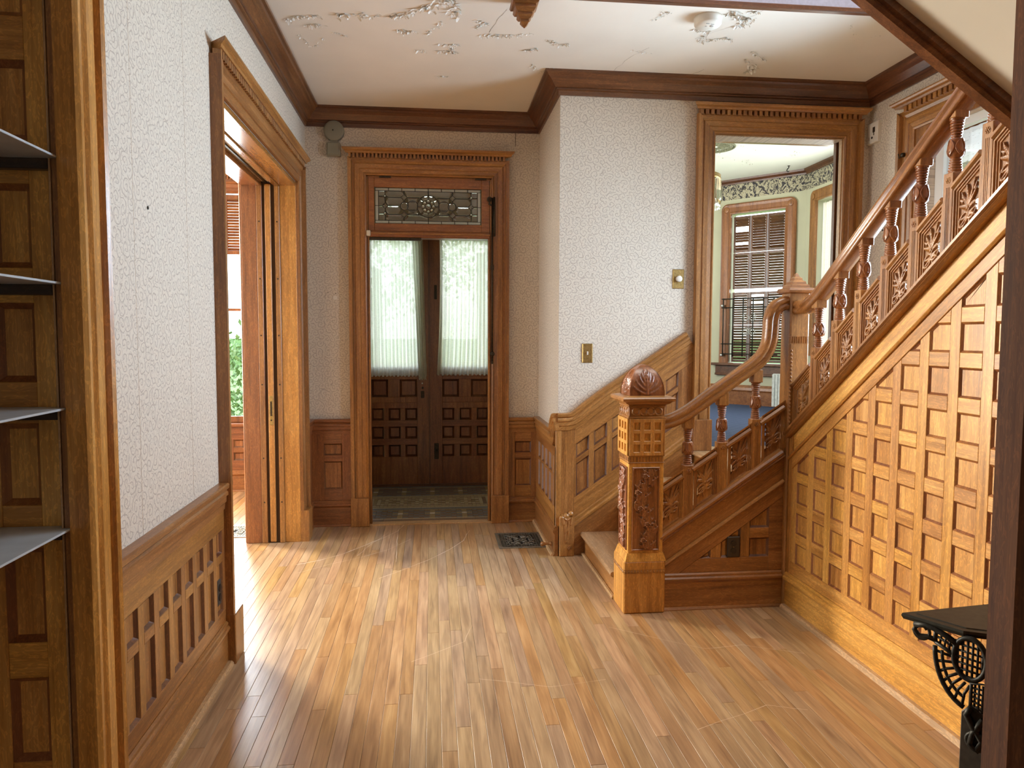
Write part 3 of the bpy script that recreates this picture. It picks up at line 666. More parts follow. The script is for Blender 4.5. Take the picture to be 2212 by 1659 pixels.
# outer side under the second flight: a grid of small recessed panels
fr = frame_x(1.963, -1); GL = lambda u: .811+.70*(3.7-u); cg = lambda poly: clip(poly, .811+.70*3.7, -.70)
mb = MB(); yb = 1.30
slab(mb, fr, [(3.80, 0), (3.80, .85), (yb, 2.6), (yb, 0)], -.05, 0, .001); mb.build('panel_backing', wood('mid', 'z'), ST)
run(ST, fr, yb, 3.780, 0, BASE, G, 'baseboard'); run(ST, fr, yb, 3.775, 0, [(0, 0), (.052, 0), (.050, .012), (.042, .022), (0, .024)], 'worn', 'shoe_moulding')
pieces(ST, fr, [rect(yb, 3.738, .204, .275)], G, 'rail', ax='y'); pieces(ST, fr, [cg(rect(3.684, 3.738, .275, 2.6))], G, 'stile', ax='z')
for j in range(14):
    ub = 3.684-.168*j; ua = ub-.113
    if ub < 1.4: break
    pieces(ST, fr, [cg(rect(ua-.055, ua, .275, 2.6))], G, 'stile', ax='z')
    for k in range(14):
        z0 = .275+.167*k; p = cg(rect(ua, ub, z0, z0+.111)); q = cg(rect(ua, ub, z0+.111, z0+.167))
        if not p and not q: break
        if p:
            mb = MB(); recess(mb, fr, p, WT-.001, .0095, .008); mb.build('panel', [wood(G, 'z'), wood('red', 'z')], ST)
        if q: pieces(ST, fr, [q], G, 'rail', ax='y')
pts = lambda z0, f=yb, t=3.738: [(t, z0+.70*(3.7-t)), (f, z0+.70*(3.7-f))]
a, b = pts(.811), pts(.884); pieces(ST, fr, [[a[0], b[0], b[1], a[1]]], G, 'sloping_rail', ax='sy', d1=.022)
a, b = pts(.884), pts(1.005); pieces(ST, fr, [[a[0], b[0], b[1], a[1]]], G, 'string_board', ax='sy', d1=.014)
pieces(ST, fr, [[(3.738, .204), (3.738, 1.0), (3.775, .98), (3.775, .204)]], G, 'stile', ax='z', d1=.020)
mb = MB(); mb.sweep([(0, 0), (.030, 0), (.036, .007), (.030, .015), (.020, .018), (0, .018)], [P(fr, u, .876+.70*(3.7-u)) for u in (3.765, 2.5, yb)], (0, 0, 1), (-1, 0, 0)); mb.build('string_bead', wood(G, 'sy'), ST)
mb = MB(); mb.sweep([(-.05, 0), (.040, 0), (.052, .008), (.046, .015), (.056, .021), (.058, .030), (.044, .040), (.020, .046), (-.05, .046)], [P(fr, u, .995+.70*(3.7-u)) for u in (3.765, 2.5, yb)], (0, 0, 1), (-1, 0, 0)); mb.build('string_cap', wood('mid', 'sy'), ST)

# balusters -------------------------------------------------------
def baluster():
    """local origin: middle of the top of the lower post; carved face towards -y"""
    w = .027; mb = MB(); mb.box(-w, w, -w, w, -.325, 0, c=.0025)
    for k in (-1, 0, 1): mb.box(-.0016+k*.0075, .0016+k*.0075, -w-.0016, -w, -.30, -.055)
    p = mb.build('baluster', wood('mid', 'z'), ST); p['label'] = 'turned oak baluster on a fluted square post with rosette'
    mb = MB(); mb.disc((0, -w, -.028), (0, -1, 0), .0145, .0015, 16)
    for k in range(6): a = k*1.047; mb.disc((.0085*math.cos(a), -w-.001, -.028+.0085*math.sin(a)), (0, -1, 0), .0042, .001, 8, .0025)
    mb.disc((0, -w-.001, -.028), (0, -1, 0), .0036, .002, 8, .003); mb.build('rosette', wood('mid', 'z'), p)
    prof = [(.024, 0), (.024, .004)]
    def beads(z0, n, h, r):
        o = []
        for i in range(n):
            z = z0+i*h; rr = r[0]+(r[1]-r[0])*i/max(1, n-1)
            o += [(rr-.006, z), (rr-.001, z+h*.22), (rr, z+h*.5), (rr-.001, z+h*.78), (rr-.006, z+h*.99)]
        return o
    prof += beads(.005, 5, .0098, (.025, .021)); prof += [(.016, .055), (.021, .059), (.0265, .066), (.0285, .078), (.0275, .092), (.0255, .108), (.0255, .122), (.024, .127), (.017, .129)]
    prof += beads(.131, 6, .0105, (.019, .025)); prof += [(.026, .196), (.026, .202)]
    n = 24; mb = MB(); vs = []; fs = []
    for (r, z) in prof:
        for i in range(n): a = 2*math.pi*i/n; vs.append((r*math.cos(a), r*math.sin(a), z))
    for k in range(len(prof)-1):
        for i in range(n): fs.append((k*n+i, k*n+(i+1) % n, (k+1)*n+(i+1) % n, (k+1)*n+i))
    mb.add(vs, fs, True)
    for q in range(4):   # four leaves carved round the vase
        a0 = math.pi/2*q+math.pi/4*0
        for s in (-1, 1):
            pth = []
            for t in np.linspace(0, 1, 9):
                z = .062+.060*t; a = a0+s*(.62*math.sin(t*2.9)+.04); r = .0285 if t < .5 else .0272-.002*(t-.5)
                pth.append((r*math.cos(a), r*math.sin(a), z))
            mb.tube(pth, [.0012+.0022*math.sin(t*3.14) for t in np.linspace(.1, .95, 9)], 6)
        mb.disc((.0275*math.cos(a0), .0275*math.sin(a0), .078), (math.cos(a0), math.sin(a0), 0), .004, .001, 8, .003)
    mb.build('turned_shaft', wood('red', 'z', .28), p)
    bx('top_block', wood('mid', 'z'), p, -.028, .028, -.028, .028, .202, .272, c=.0025)
    return p
B0 = baluster(); first = True
for i in range(3):
    o = B0 if first else copy_tree(B0, ST); first = False
    o.location = (1.387+.1905*i, 3.829, .800+.1245*i)
for i in range(9):
    o = copy_tree(B0, ST); o.location = (1.978, 3.5956-.1904*i-.027, 1.446+.1352*i); o.rotation_euler = (0, 0, -math.pi/2)

# carved leaf panels between the posts
def leafpanel(w, h, flip=False):
    s = []; cx, cy = w*.5, h*.42
    for a, L in ((1.57, .085), (1.05, .080), (.55, .070), (2.1, .078), (2.6, .066)): s.append(leaf(cx, cy+.012, a, L*h/.16, .013, 1, .25*(1 if a < 1.57 else -1)))
    s += [(spiral(cx-.020, cy-.022, .026, 1.15, 1.2, 1), .0065, .004, 1.0), (spiral(cx+.020, cy-.024, .024, 1.15, 1.9, -1), .0065, .004, 1.0)]
    for a, L in ((-.5, .055), (-1.1, .055), (-1.9, .055), (-2.6, .055), (.05, .05), (3.1, .05)): s.append(leaf(cx, cy-.02, a, L, .010, .85, .5))
    s.append(([(cx, cy+.002), (cx+.001, cy+.002)], .009, .009, 1.25)); s.append(leaf(cx-.03, cy+.05, 2.2, .035, .008, .8)); s.append(leaf(cx+.03, cy+.05, .9, .035, .008, .8))
    return s
def carved(fr, u0, u1, zb, slope, h, name='carved_panel'):
    """parallelogram panel; zb = z of lower edge at u0, moulded frame round a leaf relief"""
    p4 = [(u0, zb), (u1, zb+slope*(u1-u0)), (u1, zb+slope*(u1-u0)+h), (u0, zb+h)]
    mb = MB(); poly = ccw(p4); n = 4
    steps = [(0, .012), (.006, .012), (.008, .006), (.013, .006), (.015, .001), (.020, .001), (.022, -.004), (.026, -.006)]
    rings = [(inset(poly, t) if t else poly, d) for t, d in steps]; vs = [P(fr, u, v, d) for r, d in rings for u, v in r]; fs = []
    for k in range(len(rings)-1): fs += [(k*n+i, k*n+(i+1) % n, (k+1)*n+(i+1) % n, (k+1)*n+i) for i in range(n)]
    mb.add(vs, fs); q = rings[-1][0]
    o = mb.build(name, wood('mid', 'z'), ST)
    a = min(p[0] for p in q); b = max(p[0] for p in q); lo = [p for p in q if p[0] < a+.001]; zlo = min(p[1] for p in lo); hh = max(p[1] for p in lo)-zlo
    rb = MB(); w = b-a; U3 = fr[1]+fr[2]*slope
    relief(rb, P(fr, a, zlo, -.006), U3, fr[2], fr[3], w, hh, 58, 84, leafpanel(w, hh), .012)
    rb.build('leaf_relief', wood('mid', 'z'), o); return o
fr = frame_y(3.815, -1)
cp = carved(fr, 1.416, 1.5515, l2(1.416)+.040, .655, .285)
for i, dx in ((1, .1905),):
    c = copy_tree(cp, ST); c.location = (dx*i, 0, .1245*i)
c = copy_tree(cp, ST); c.location = (.381, 0, .249)
c = copy_tree(cp, ST); c.location = (-.1905, 0, -.1245)
for u0 in (1.245, 1.416, 1.6065, 1.797):
    u1 = {1.245: 1.36}.get(u0, u0+.1355); mb = MB(); zt = lambda u: .766+.656*(u-1.416)
    mb.sweep([(-.035, -.004), (.012, -.004), (.020, .006), (.020, .016), (.010, .026), (-.010, .030), (-.035, .026)], [P(fr, u0, zt(u0)), P(fr, u1, zt(u1))], (0, 0, 1), (0, -1, 0)); mb.build('panel_cap', wood('mid', 'sx'), ST)
fr = frame_x(1.965, -1)
cp = None; zs = lambda u: 1.050+.70*(3.7-u)
for i in range(-1, 9):
    ub = 3.5956-.1904*i-.054; ua = 3.5956-.1904*(i+1)
    if i == -1: ub = 3.775
    if cp is None or i == -1 or i == 0:
        cp = carved(fr, ua, ub, zs(ua), -.70, .225)
        if i == 0: cp0 = cp
    else:
        c = copy_tree(cp0, ST); c.location = (0, -.1904*i, .1333*i)
    mb = MB(); zt = lambda u: 1.226+.70*(3.7677-u)+.001*i
    mb.sweep([(-.035, 0), (.012, 0), (.020, .006), (.020, .016), (.010, .026), (-.010, .030), (-.035, .026)], [P(fr, ub, zt(ub)), P(fr, ua, zt(ua))], (0, 0, 1), (-1, 0, 0)); mb.build('panel_cap', wood('mid', 'sy'), ST)

# handrails
RP = [(-.034, -.034), (.034, -.034), (.040, -.024), (.041, -.012), (.034, -.004), (.033, 0), (.040, .008), (.041, .018), (.034, .030), (.020, .037), (0, .039), (-.020, .037), (-.034, .030), (-.041, .018), (-.040, .008), (-.033, 0), (-.034, -.004), (-.041, -.012), (-.040, -.024)]
def smoothpath(pts, n=5):
    pts = [np.array(p, float) for p in pts]; out = []
    for i in range(len(pts)-1):
        p0 = pts[max(i-1, 0)]; p1 = pts[i]; p2 = pts[i+1]; p3 = pts[min(i+2, len(pts)-1)]
        for t in np.linspace(0, 1, n, endpoint=False): out.append(.5*((2*p1)+(-p0+p2)*t+(2*p0-5*p1+4*p2-p3)*t*t+(-p0+3*p1-3*p2+p3)*t**3))
    out.append(pts[-1]); return out
mb = MB(); pth = smoothpath([(1.235, 1.032), (1.30, 1.048), (1.39, 1.094), (1.52, 1.186), (1.70, 1.310), (1.77, 1.362), (1.812, 1.412), (1.836, 1.470), (1.843, 1.540), (1.847, 1.600), (1.866, 1.655), (1.900, 1.678), (1.936, 1.684)])
# the easing turns upright: profile kept square to the path, in the plane of the rail
def sweep_free(mb, prof, pts, side):
    rings = []; n = len(prof); side = V(side)
    for i, p in enumerate(pts):
        d = (pts[min(i+1, len(pts)-1)]-pts[max(i-1, 0)]).normalized(); up = side.cross(d)
        if i == 0 and up.z < 0: sgn = -1
        elif i == 0: sgn = 1
        up = up*sgn; rings.append([p+side*a+up*b for a, b in prof])
    vs = [q for r in rings for q in r]; fs = []
    for i in range(len(rings)-1):
        for k in range(n): fs.append((i*n+k, i*n+(k+1) % n, (i+1)*n+(k+1) % n, (i+1)*n+k))
    fs += [tuple(range(n))[::-1], tuple((len(rings)-1)*n+k for k in range(n))]
    mb.add(vs, fs, True)
sweep_free(mb, RP, [V((p[0], 3.829, p[1])) for p in pth], (0, -1, 0)); mb.build('handrail', wood('mid', 'sx', .25), ST, label='curved oak handrail sweeping up to the upper newel')
mb = MB(); pth = smoothpath([(3.785, 1.662), (3.73, 1.656), (3.67, 1.666), (3.60, 1.694), (3.52, 1.742), (3.44, 1.796)])+[np.array((2.25, 1.796+.70*1.19))]
sweep_free(mb, [(a*.9, b) for a, b in RP], [V((1.978, p[0], p[1])) for p in pth], (-1, 0, 0)); mb.build('handrail', wood('mid', 'sy', .25), ST, label='straight oak handrail of the upper flight')

# lower newel post ------------------------------------------------
NW = MB(); NW.box(1.022, 1.252, 3.766, 3.988, 0, .288, c=.006); NW = NW.build('newel_post', wood(G, 'z'), ST, label='square carved oak newel post with domed top')
x0, x1, ya, yb2 = 1.045, 1.240, 3.782, 3.972
mb = MB()
ring = lambda e, z: [(x0-e, ya-e, z), (x1+e, ya-e, z), (x1+e, yb2+e, z), (x0-e, yb2+e, z)]
for e0, z0_, e1, z1_ in ((.016, .286, .010, .306), (.010, .306, .003, .330)): mb.prism(ring(e0, z0_), ring(e1, z1_))
mb.build('base_moulding', wood(G, 'z'), NW)
mb = MB()
for i in range(13): mb.disc((1.030+i*.0178, 3.766, .232), (0, -1, 0), .0068, .0012, 10, .003)
for i in range(12): mb.disc((1.022, 3.778+i*.018, .232), (-1, 0, 0), .0068, .0012, 10, .003)
mb.box(1.021, 1.253, 3.7645, 3.989, .2215, .2235).box(1.021, 1.253, 3.7645, 3.989, .2405, .2425); mb.build('bead_band', wood('mid', 'x'), NW)
bx('shaft', wood(G, 'z'), NW, x0, x1, ya, yb2, .325, 1.072, c=.004)
def vine(w, h):
    s = []; n = 5
    main = [(w*.5+w*.22*math.sin(t*3.14*2.6), t*h*.98+.004) for t in np.linspace(0, 1, 26)]; s.append((main, .008, .006, .8))
    for k in range(10):
        t = (k+.3)/10; x = w*.5+w*.22*math.sin(t*3.14*2.6); y = t*h; sd = -1 if k % 2 else 1
        s.append((spiral(x+sd*.006, y+.012, .030, 1.1, -1.2 if sd > 0 else 4.3, sd), .009, .005, .9))
        for a in (.3, .9, 1.5): s.append(leaf(x, y, a if sd > 0 else math.pi-a, .060, .015, 1, .6*sd)); s.append(leaf(x, y, (math.pi-a if sd > 0 else a)+.2, .042, .012, .85, -.5*sd))
        for (dx, dy) in ((0, 0), (.010, .004), (.004, .010), (-.006, .008), (.010, -.008), (.0, -.010), (-.008, -.003), (.018, -.002)):
            if k % 2 == 0: gx, gy = x-sd*.022+dx, y+.035+dy; s.append(([(gx, gy), (gx+.0005, gy)], .0072, .0072, 1.35))
    return [q for q in s]
def face_panel(z0, z1, m, w_, strokes, depth, nx, ny, nm='carved_panel'):
    """the same carving on the front and on the left face of the newel"""
    for O, U, Nn in (((x0+m, ya, z0), (1, 0, 0), (0, -1, 0)), ((x0, yb2-m, z0), (0, -1, 0), (-1, 0, 0))):
        O = V(O); U = V(U); Nn = V(Nn); w = w_; h = z1-z0; mb = MB()
        b = .009
        for q in (rect(-b, w+b, -b, 0), rect(-b, w+b, h, h+b), rect(-b, 0, 0, h), rect(w, w+b, 0, h)): slab(mb, (O, U, V((0, 0, 1)), Nn), q, 0, .0075, .0025)
        relief(mb, O+Nn*.0006, U, (0, 0, 1), Nn, w, h, nx, ny, strokes, depth); mb.build(nm, wood('red', 'z', .3), NW)
face_panel(.352, .790, .030, .133, vine(.133, .438), .015, 76, 240)
for O, U, Nn in (((x0, ya, 0), (1, 0, 0), (0, -1, 0)), ((x0, yb2, 0), (0, -1, 0), (-1, 0, 0))):
    fr = (V(O), V(U), V((0, 0, 1)), V(Nn)); mb = MB(); slab(mb, fr, rect(-.003, .198, .820, .825), 0, .004, .001); slab(mb, fr, rect(-.003, .198, .857, .862), 0, .004, .001)
    for i in range(11): slab(mb, fr, rect(.004+i*.0175, .0155+i*.0175, .829, .854), 0, .0028, .001)
    mb.build('fluted_band', wood('mid', 'z'), NW)
    g = MB()
    for i in range(4): slab(g, fr, rect(.000+i*.0570, .000+i*.0570+.0235, .862, 1.062), 0, .012, .002)
    for k in range(4): slab(g, fr, rect(0, .195, .862+k*.0595, .862+k*.0595+(.020)), 0, .0115, .002)
    g.build('square_grid', wood(G, 'z'), NW)
    c = MB(); sk = []
    for i in range(4): sk.append((spiral(.030+i*.040, .024, .019, 1.3, 3.1 if i % 2 else 0, 1 if i % 2 else -1), .0052, .003, 1)); sk.append(leaf(.045+i*.040, .008, 1.5, .03, .006, .8))
    slab(c, fr, rect(-.004, .199, 1.062, 1.072), 0, .008, .003); relief(c, P(fr, .008, 1.076, .001), fr[1], fr[2], fr[3], .178, .046, 90, 30, sk, .008); slab(c, fr, rect(-.001, .196, 1.072, 1.076), 0, .004, .001); slab(c, fr, rect(-.002, .197, 1.122, 1.130), 0, .006, .002); c.build('scroll_frieze', wood('mid', 'x'), NW)
bx('upper_block', wood('red', 'z'), NW, x0, x1, ya, yb2, 1.070, 1.135, c=.002)
mb = MB()
pr_ = [(.002, 1.130), (.006, 1.136), (.020, 1.142), (.030, 1.152), (.044, 1.158), (.046, 1.170), (.040, 1.178), (.010, 1.184)]
for (e0, a0), (e1, a1) in zip(pr_[:-1], pr_[1:]): mb.prism(ring(e0, a0), ring(e1, a1), cap=False)
mb.add(ring(.010, 1.184), [(0, 1, 2, 3)]); mb.build('cap_moulding', wood('mid', 'x'), NW)
dm = MB(); cx, cy, hw, hd = (x0+x1)/2, (ya+yb2)/2, (x1-x0)/2, (yb2-ya)/2; Hd = .168
dprof = lambda t: (1-t**2.3)**.62 if t < 1 else 0
for O, U, Nn in (((cx, cy), (1, 0), (0, -1)), ((cx, cy), (0, -1), (-1, 0)), ((cx, cy), (-1, 0), (0, 1)), ((cx, cy), (0, 1), (1, 0))):
    nx, ny = 46, 34; sk = []
    for s in (-1, 1):
        for k, (yy, L, a) in enumerate(((.01, .085, .35), (.03, .082, .55), (.052, .072, .75), (.075, .060, .95), (.098, .045, 1.15))): sk.append(leaf(.5*.19+s*.008, yy, a if s > 0 else math.pi-a, L, .0095, 1, .5*s))
    sk.append(([(.095, .01), (.095, .10)], .009, .006, 1.1)); sk.append(([(.095, .115), (.0955, .115)], .010, .010, 1.5))
    X, Y = np.meshgrid(np.linspace(0, .19, nx), np.linspace(0, .17, ny)); Hh = strokes_h(X, Y, sk)*.0065
    vs = []
    for j in range(ny):
        t = j/(ny-1)*.999; r = dprof(t)
        for i in range(nx):
            a = (i/(nx-1)*2-1)*r*hw*.99; d = r*hd*.99+float(Hh[j, i])*min(1, r*2); vs.append((cx+U[0]*a+Nn[0]*d, cy+U[1]*a+Nn[1]*d, 1.182+Hd*t))
    dm.add(vs, [(j*nx+i, j*nx+i+1, (j+1)*nx+i+1, (j+1)*nx+i) for j in range(ny-1) for i in range(nx-1)], True)
dm.build('dome', wood('red', 'z', .3), NW, label='dark leaf-carved dome of the newel')

# upper newel post ------------------------------------------------
U2 = MB().box(1.930, 2.040, 3.775, 3.885, 0, 1.742, c=.008).build('newel_post', wood('mid', 'z'), ST, label='plain square upper newel with stepped pyramid cap')
mb = MB(); rg = lambda e, z: [(1.930-e, 3.775-e, z), (2.040+e, 3.775-e, z), (2.040+e, 3.885+e, z), (1.930-e, 3.885+e, z)]
pp = [(0, 1.735), (.016, 1.742), (.020, 1.752), (.014, 1.764), (-.002, 1.768), (-.004, 1.780), (-.016, 1.788), (-.018, 1.800), (-.030, 1.808), (-.032, 1.820), (-.042, 1.828), (-.047, 1.842), (-.054, 1.850)]
for (e0, a0), (e1, a1) in zip(pp[:-1], pp[1:]): mb.prism(rg(e0, a0), rg(e1, a1), cap=False)
mb.build('pyramid_cap', wood('mid', 'x'), U2)
mb = MB(); mb.box(1.929, 2.041, 3.774, 3.886, 1.502, 1.504).box(1.929, 2.041, 3.774, 3.886, 1.462, 1.464)
for i in range(9): mb.box(1.934+i*.0125, 1.9345+i*.0125, 3.7725, 3.775, 1.466, 1.502)
for i in range(20): mb.disc((1.940, 3.777, 1.035+i*.0205), (-.7, -.7, 0), .008, .001, 8, .004)
mb.build('beaded_corner', wood('mid', 'z'), U2)

# third flight above: string, moulding and plaster soffit
ST3 = ST
yF = 2.30; zb = lambda x: 2.189+.678*(1.953-x)
mb = MB(); xs0, xs1 = .92, 2.24
mb.sweep([(-.012, 0), (.030, 0), (.036, .012), (.030, .022), (.040, .030), (.044, .060), (.036, .075), (-.012, .080)], [(xs1, yF, zb(xs1)), (xs0, yF, zb(xs0))], (0, 0, 1), (0, -1, 0)); mb.build('string_moulding', wood('dark', 'sx'), ST3)
mb = MB(); mb.prism([(xs1, yF, zb(xs1)+.05), (xs1, yF+.03, zb(xs1)+.05), (xs1, yF+.03, zb(xs1)+.24), (xs1, yF, zb(xs1)+.24)], [(xs0, yF, zb(xs0)+.05), (xs0, yF+.03, zb(xs0)+.05), (xs0, yF+.03, zb(xs0)+.24), (xs0, yF, zb(xs0)+.24)]); mb.build('string_board', wood('mid', 'sx'), ST3)
mb = MB(); o = .062; mb.prism([(xs1, yF-.01, zb(xs1)+o), (xs1, yF-.01, zb(xs1)+o+.03), (xs1, 1.22, zb(xs1)+o+.03), (xs1, 1.22, zb(xs1)+o)], [(xs0, yF-.01, zb(xs0)+o), (xs0, yF-.01, zb(xs0)+o+.03), (xs0, 1.22, zb(xs0)+o+.03), (xs0, 1.22, zb(xs0)+o)]); mb.build('soffit', SOFF, ST3, label='cream plaster soffit under the upper flight')
mb = MB(); mb.box(2.25, 3.02, 1.22, 2.24, 2.0, 2.06); mb.build('upper_landing', wood('mid', 'x'), ST3)

# ---------------------------------------------------------------- door_1: wide opening to the parlour with a pocket door
D1 = st('door_1'); fr = frame_x(-.955, 1)
casing(D1, fr, 3.50, 5.37, 0, 2.585, 'mid', dent=.0335)
R_ = 'red'
# far jamb, seen face on: boards, stops and the slot for the sliding leaf
bx('jamb_board', wood('gold', 'z', .4), D1, -1.065, -.955, 5.366, 5.40, 0, 2.58)
bx('jamb_stop', wood('mid', 'z'), D1, -1.10, -1.065, 5.350, 5.40, 0, 2.58, c=.004)
bx('jamb_stop', wood('mid', 'z'), D1, -1.225, -1.185, 5.350, 5.40, 0, 2.58, c=.004)
bx('jamb_board', wood(R_, 'z'), D1, -1.33, -1.225, 5.355, 5.40, 0, 2.60, c=.003)
pd = bx('pocket_door', wood('gold', 'z', .4), D1, -1.165, -1.125, 5.345, 5.60, .01, 2.56, c=.004)
bx('lock_plate', BRASS, pd, -1.158, -1.130, 5.341, 5.346, .86, 1.07, c=.001)
mb = MB(); mb.box(-1.150, -1.138, 5.3385, 5.342, .925, 1.03).disc((-1.144, 5.342, .895), (0, -1, 0), .006, .003, 10); mb.build('lock_slot', DKMETAL, pd)
sc_ = MB()
for z in (.3, .62, 1.15, 1.5, 1.9, 2.3):
    for x in (-1.083, -1.205): sc_.disc((x, 5.350, z), (0, -1, 0), .006, .0015, 8)
sc_.build('screw_heads', DKMETAL, D1)
bx('pocket_back', SUBF, D1, -1.186, -1.099, 5.361, 5.3695, 0, 2.575)
# head of the opening
bx('head_board', wood('mid', 'y', .2), D1, -1.065, -.955, 3.50, 5.37, 2.555, 2.585)
bx('head_stop', wood('mid', 'y', .2), D1, -1.10, -1.065, 3.50, 5.36, 2.545, 2.585, c=.003); bx('head_stop', wood('mid', 'y', .2), D1, -1.225, -1.185, 3.50, 5.36, 2.545, 2.585, c=.003)
bx('head_board', wood(R_, 'y', .2), D1, -1.33, -1.225, 3.50, 5.37, 2.550, 2.60); bx('track', DKMETAL, D1, -1.165, -1.150, 3.50, 5.37, 2.57, 2.59); bx('slot_roof', SUBF, D1, -1.19, -1.07, 3.50, 5.37, 2.582, 2.60)
bx('jamb_board', wood('mid', 'z'), D1, -1.33, -.955, 3.470, 3.500, 0, 2.58)
# casing on the parlour side
bx('side_casing', wood(R_, 'z'), D1, -1.345, -1.30, 5.36, 5.50, 0, 2.72, c=.006)

# ---------------------------------------------------------------- parlour (left room)
PL = MB().box(-5.2, -2.45, 7.21, 7.36, 0, .60).box(-5.2, -1.3, 7.21, 7.36, 2.86, 3.3).box(-3.43, -2.22, 7.21, 7.36, .6, 2.86).box(-2.62, -1.15, 7.21, 7.36, 0, .60).box(-1.42, -.95, 5.95, 7.36, 0, 3.3).box(-5.2, -4.72, 7.21, 7.36, .6, 2.86)
PLW = PL.build('wall_parlor', plain('gold_figured_wallpaper', (.42, .30, .16), .7, noise=.45, scale=45), None, kind='structure')
MB().box(-5.3, -5.2, 2.0, 3.5, 0, 3.3).box(-5.3, -5.2, 5.7, 7.36, 0, 3.3).box(-5.3, -5.2, 3.5, 5.7, 0, .6).box(-5.3, -5.2, 3.5, 5.7, 2.8, 3.3).box(-5.2, -1.3, 2.0, 2.13, 0, 3.3).build('parlor_side_walls', PY, PLW)
fr = frame_y(7.21, -1)
run(PLW, fr, -5.0, -1.42, 0, BASE, R_, 'baseboard'); mb = MB(); slab(mb, fr, rect(-5., -1.42, .20, .30), 0, .02); slab(mb, fr, rect(-5., -1.42, .50, .59), 0, .02); mb.build('rail', wood(R_, 'x'), PLW)
for i in range(11):
    a = -1.800-.148*i+.148*2; recesses(PLW, fr, [rect(a-.098, a, .300, .378), rect(a-.098, a, .425, .502)], R_, ins=.014); pieces(PLW, fr, [rect(a, a+.050, .30, .502)], R_, 'stile', d1=.02); pieces(PLW, fr, [rect(a-.098, a, .378, .425)], R_, 'rail', d1=.02)
def sash_window(name, fr, u0, u1, z0, z1, tone, mid=None, cas=True, mats=None):
    Wd = st(name)
    if cas: casing(Wd, fr, u0, u1, z0, z1, tone, plinth=0)
    f = MB()
    for q in (rect(u0, u0+.045, z0, z1), rect(u1-.045, u1, z0, z1), rect(u0, u1, z1-.05, z1), rect(u0, u1, z0, z0+.06)): slab(f, fr, q, -.09, -.05, .004)
    if mid: slab(f, fr, rect(u0, u1, mid-.013, mid+.013), -.09, -.045, .003)
    f.build('sash', wood(tone, 'z'), Wd)
    g = MB(); g.add([P(fr, u, v, -.075) for u, v in rect(u0, u1, z0, z1)], [(0, 1, 2, 3)]); g.build('glass_pane', GLASS, Wd)
    s = MB(); slab(s, fr, rect(u0-.16, u1+.16, z0-.03, z0), -.1, .07, .006); slab(s, fr, rect(u0-.13, u1+.13, z0-.10, z0-.03), 0, .025, .004); s.build('window_sill', wood(tone, 'x' if abs(fr[1].x) > .5 else 'y'), Wd)
    return Wd
W1 = sash_window('window_1', fr, -2.20, -1.45, .66, 2.83, R_, mid=1.745)
W2 = sash_window('window_2', fr, -4.70, -3.45, .66, 2.83, R_, mid=1.745)
def shutter(parent, fr, u0, u1, z0, z1, tone, d=-.03, n=None, st_=.028, name='shutter', tilt=.5, t=.018, gap=()):
    f = MB()
    for q in (rect(u0, u0+st_, z0, z1), rect(u1-st_, u1, z0, z1), rect(u0+st_, u1-st_, z0, z0+st_*1.3), rect(u0+st_, u1-st_, z1-st_*1.3, z1)): slab(f, fr, q, d, d+t, .002)
    o = f.build(name, wood(tone, 'z'), parent)
    n = n or int((z1-z0)/.03); dz = (z1-z0-2.6*st_)/n
    for i in range(n):
        if i in gap: continue
        zc = z0+1.3*st_+dz*(i+.5); h = dz*.425; tl = t*tilt; s = MB(); U, Vv, Nn = fr[1], fr[2], fr[3]
        r = lambda u: [P(fr, u, zc-h, d+t*.5-tl), P(fr, u, zc-h+.003, d+t*.5-tl-.001), P(fr, u, zc+h, d+t*.5+tl-.001), P(fr, u, zc+h-.003, d+t*.5+tl)]
        s.prism(r(u0+st_), r(u1-st_)); s.build('louver', wood(tone, 'x'), o)
    return o
shutter(W1, fr, -2.19, -1.955, 2.265, 2.82, R_, n=18); shutter(W1, fr, -1.945, -1.745, 2.265, 2.82, R_, n=18); shutter(W1, fr, -1.735, -1.46, 2.265, 2.82, R_, n=18)
crown((-5.2, 7.21), (-1.42, 7.21), (0, -1), 0, 0, 3.3, parent=PLW, name='crown_moulding', tone=R_)

# ---------------------------------------------------------------- door_2: front doorway with leaded transom
D2 = st('door_2'); fr = frame_y(5.80, -1)
casing(D2, fr, -.50, .47, 0, 2.732, 'mid', plinth=.225, dent=.0288)
bx('jamb_board', wood('mid', 'z'), D2, -.515, -.488, 5.80, 5.965, 0, 2.74); bx('jamb_board', wood('mid', 'z'), D2, .458, .485, 5.80, 5.965, 0, 2.74); bx('head_jamb', wood('mid', 'x'), D2, -.50, .47, 5.80, 5.965, 2.72, 2.745)
bx('door_stop_strip', wood('mid', 'z'), D2, -.488, -.478, 5.79, 5.83, 0, 2.27); bx('door_stop_strip', wood('mid', 'z'), D2, .442, .458, 5.79, 5.83, 0, 2.27)
bx('transom_bar', wood(R_, 'x'), D2, -.488, .458, 5.785, 5.90, 2.262, 2.312, c=.006); bx('transom_bar_bead', wood('mid', 'x'), D2, -.488, .458, 5.777, 5.787, 2.285, 2.300, c=.003)
bx('threshold', wood('worn', 'x', .6), D2, -.50, .47, 5.77, 5.86, -.012, .010, c=.004)
TS = MB()
for q in (rect(-.486, -.440, 2.312, 2.722), rect(.392, .456, 2.312, 2.722), rect(-.440, .392, 2.648, 2.722), rect(-.440, .392, 2.312, 2.372)): slab(TS, fr, q, -.035, -.004, .003)
TS = TS.build('transom_sash', wood(R_, 'x'), D2)
gx0, gx1, gz0, gz1 = -.434, .386, 2.374, 2.646
LEAD = plain('lead_came', (.055, .052, .048), .5, .5)
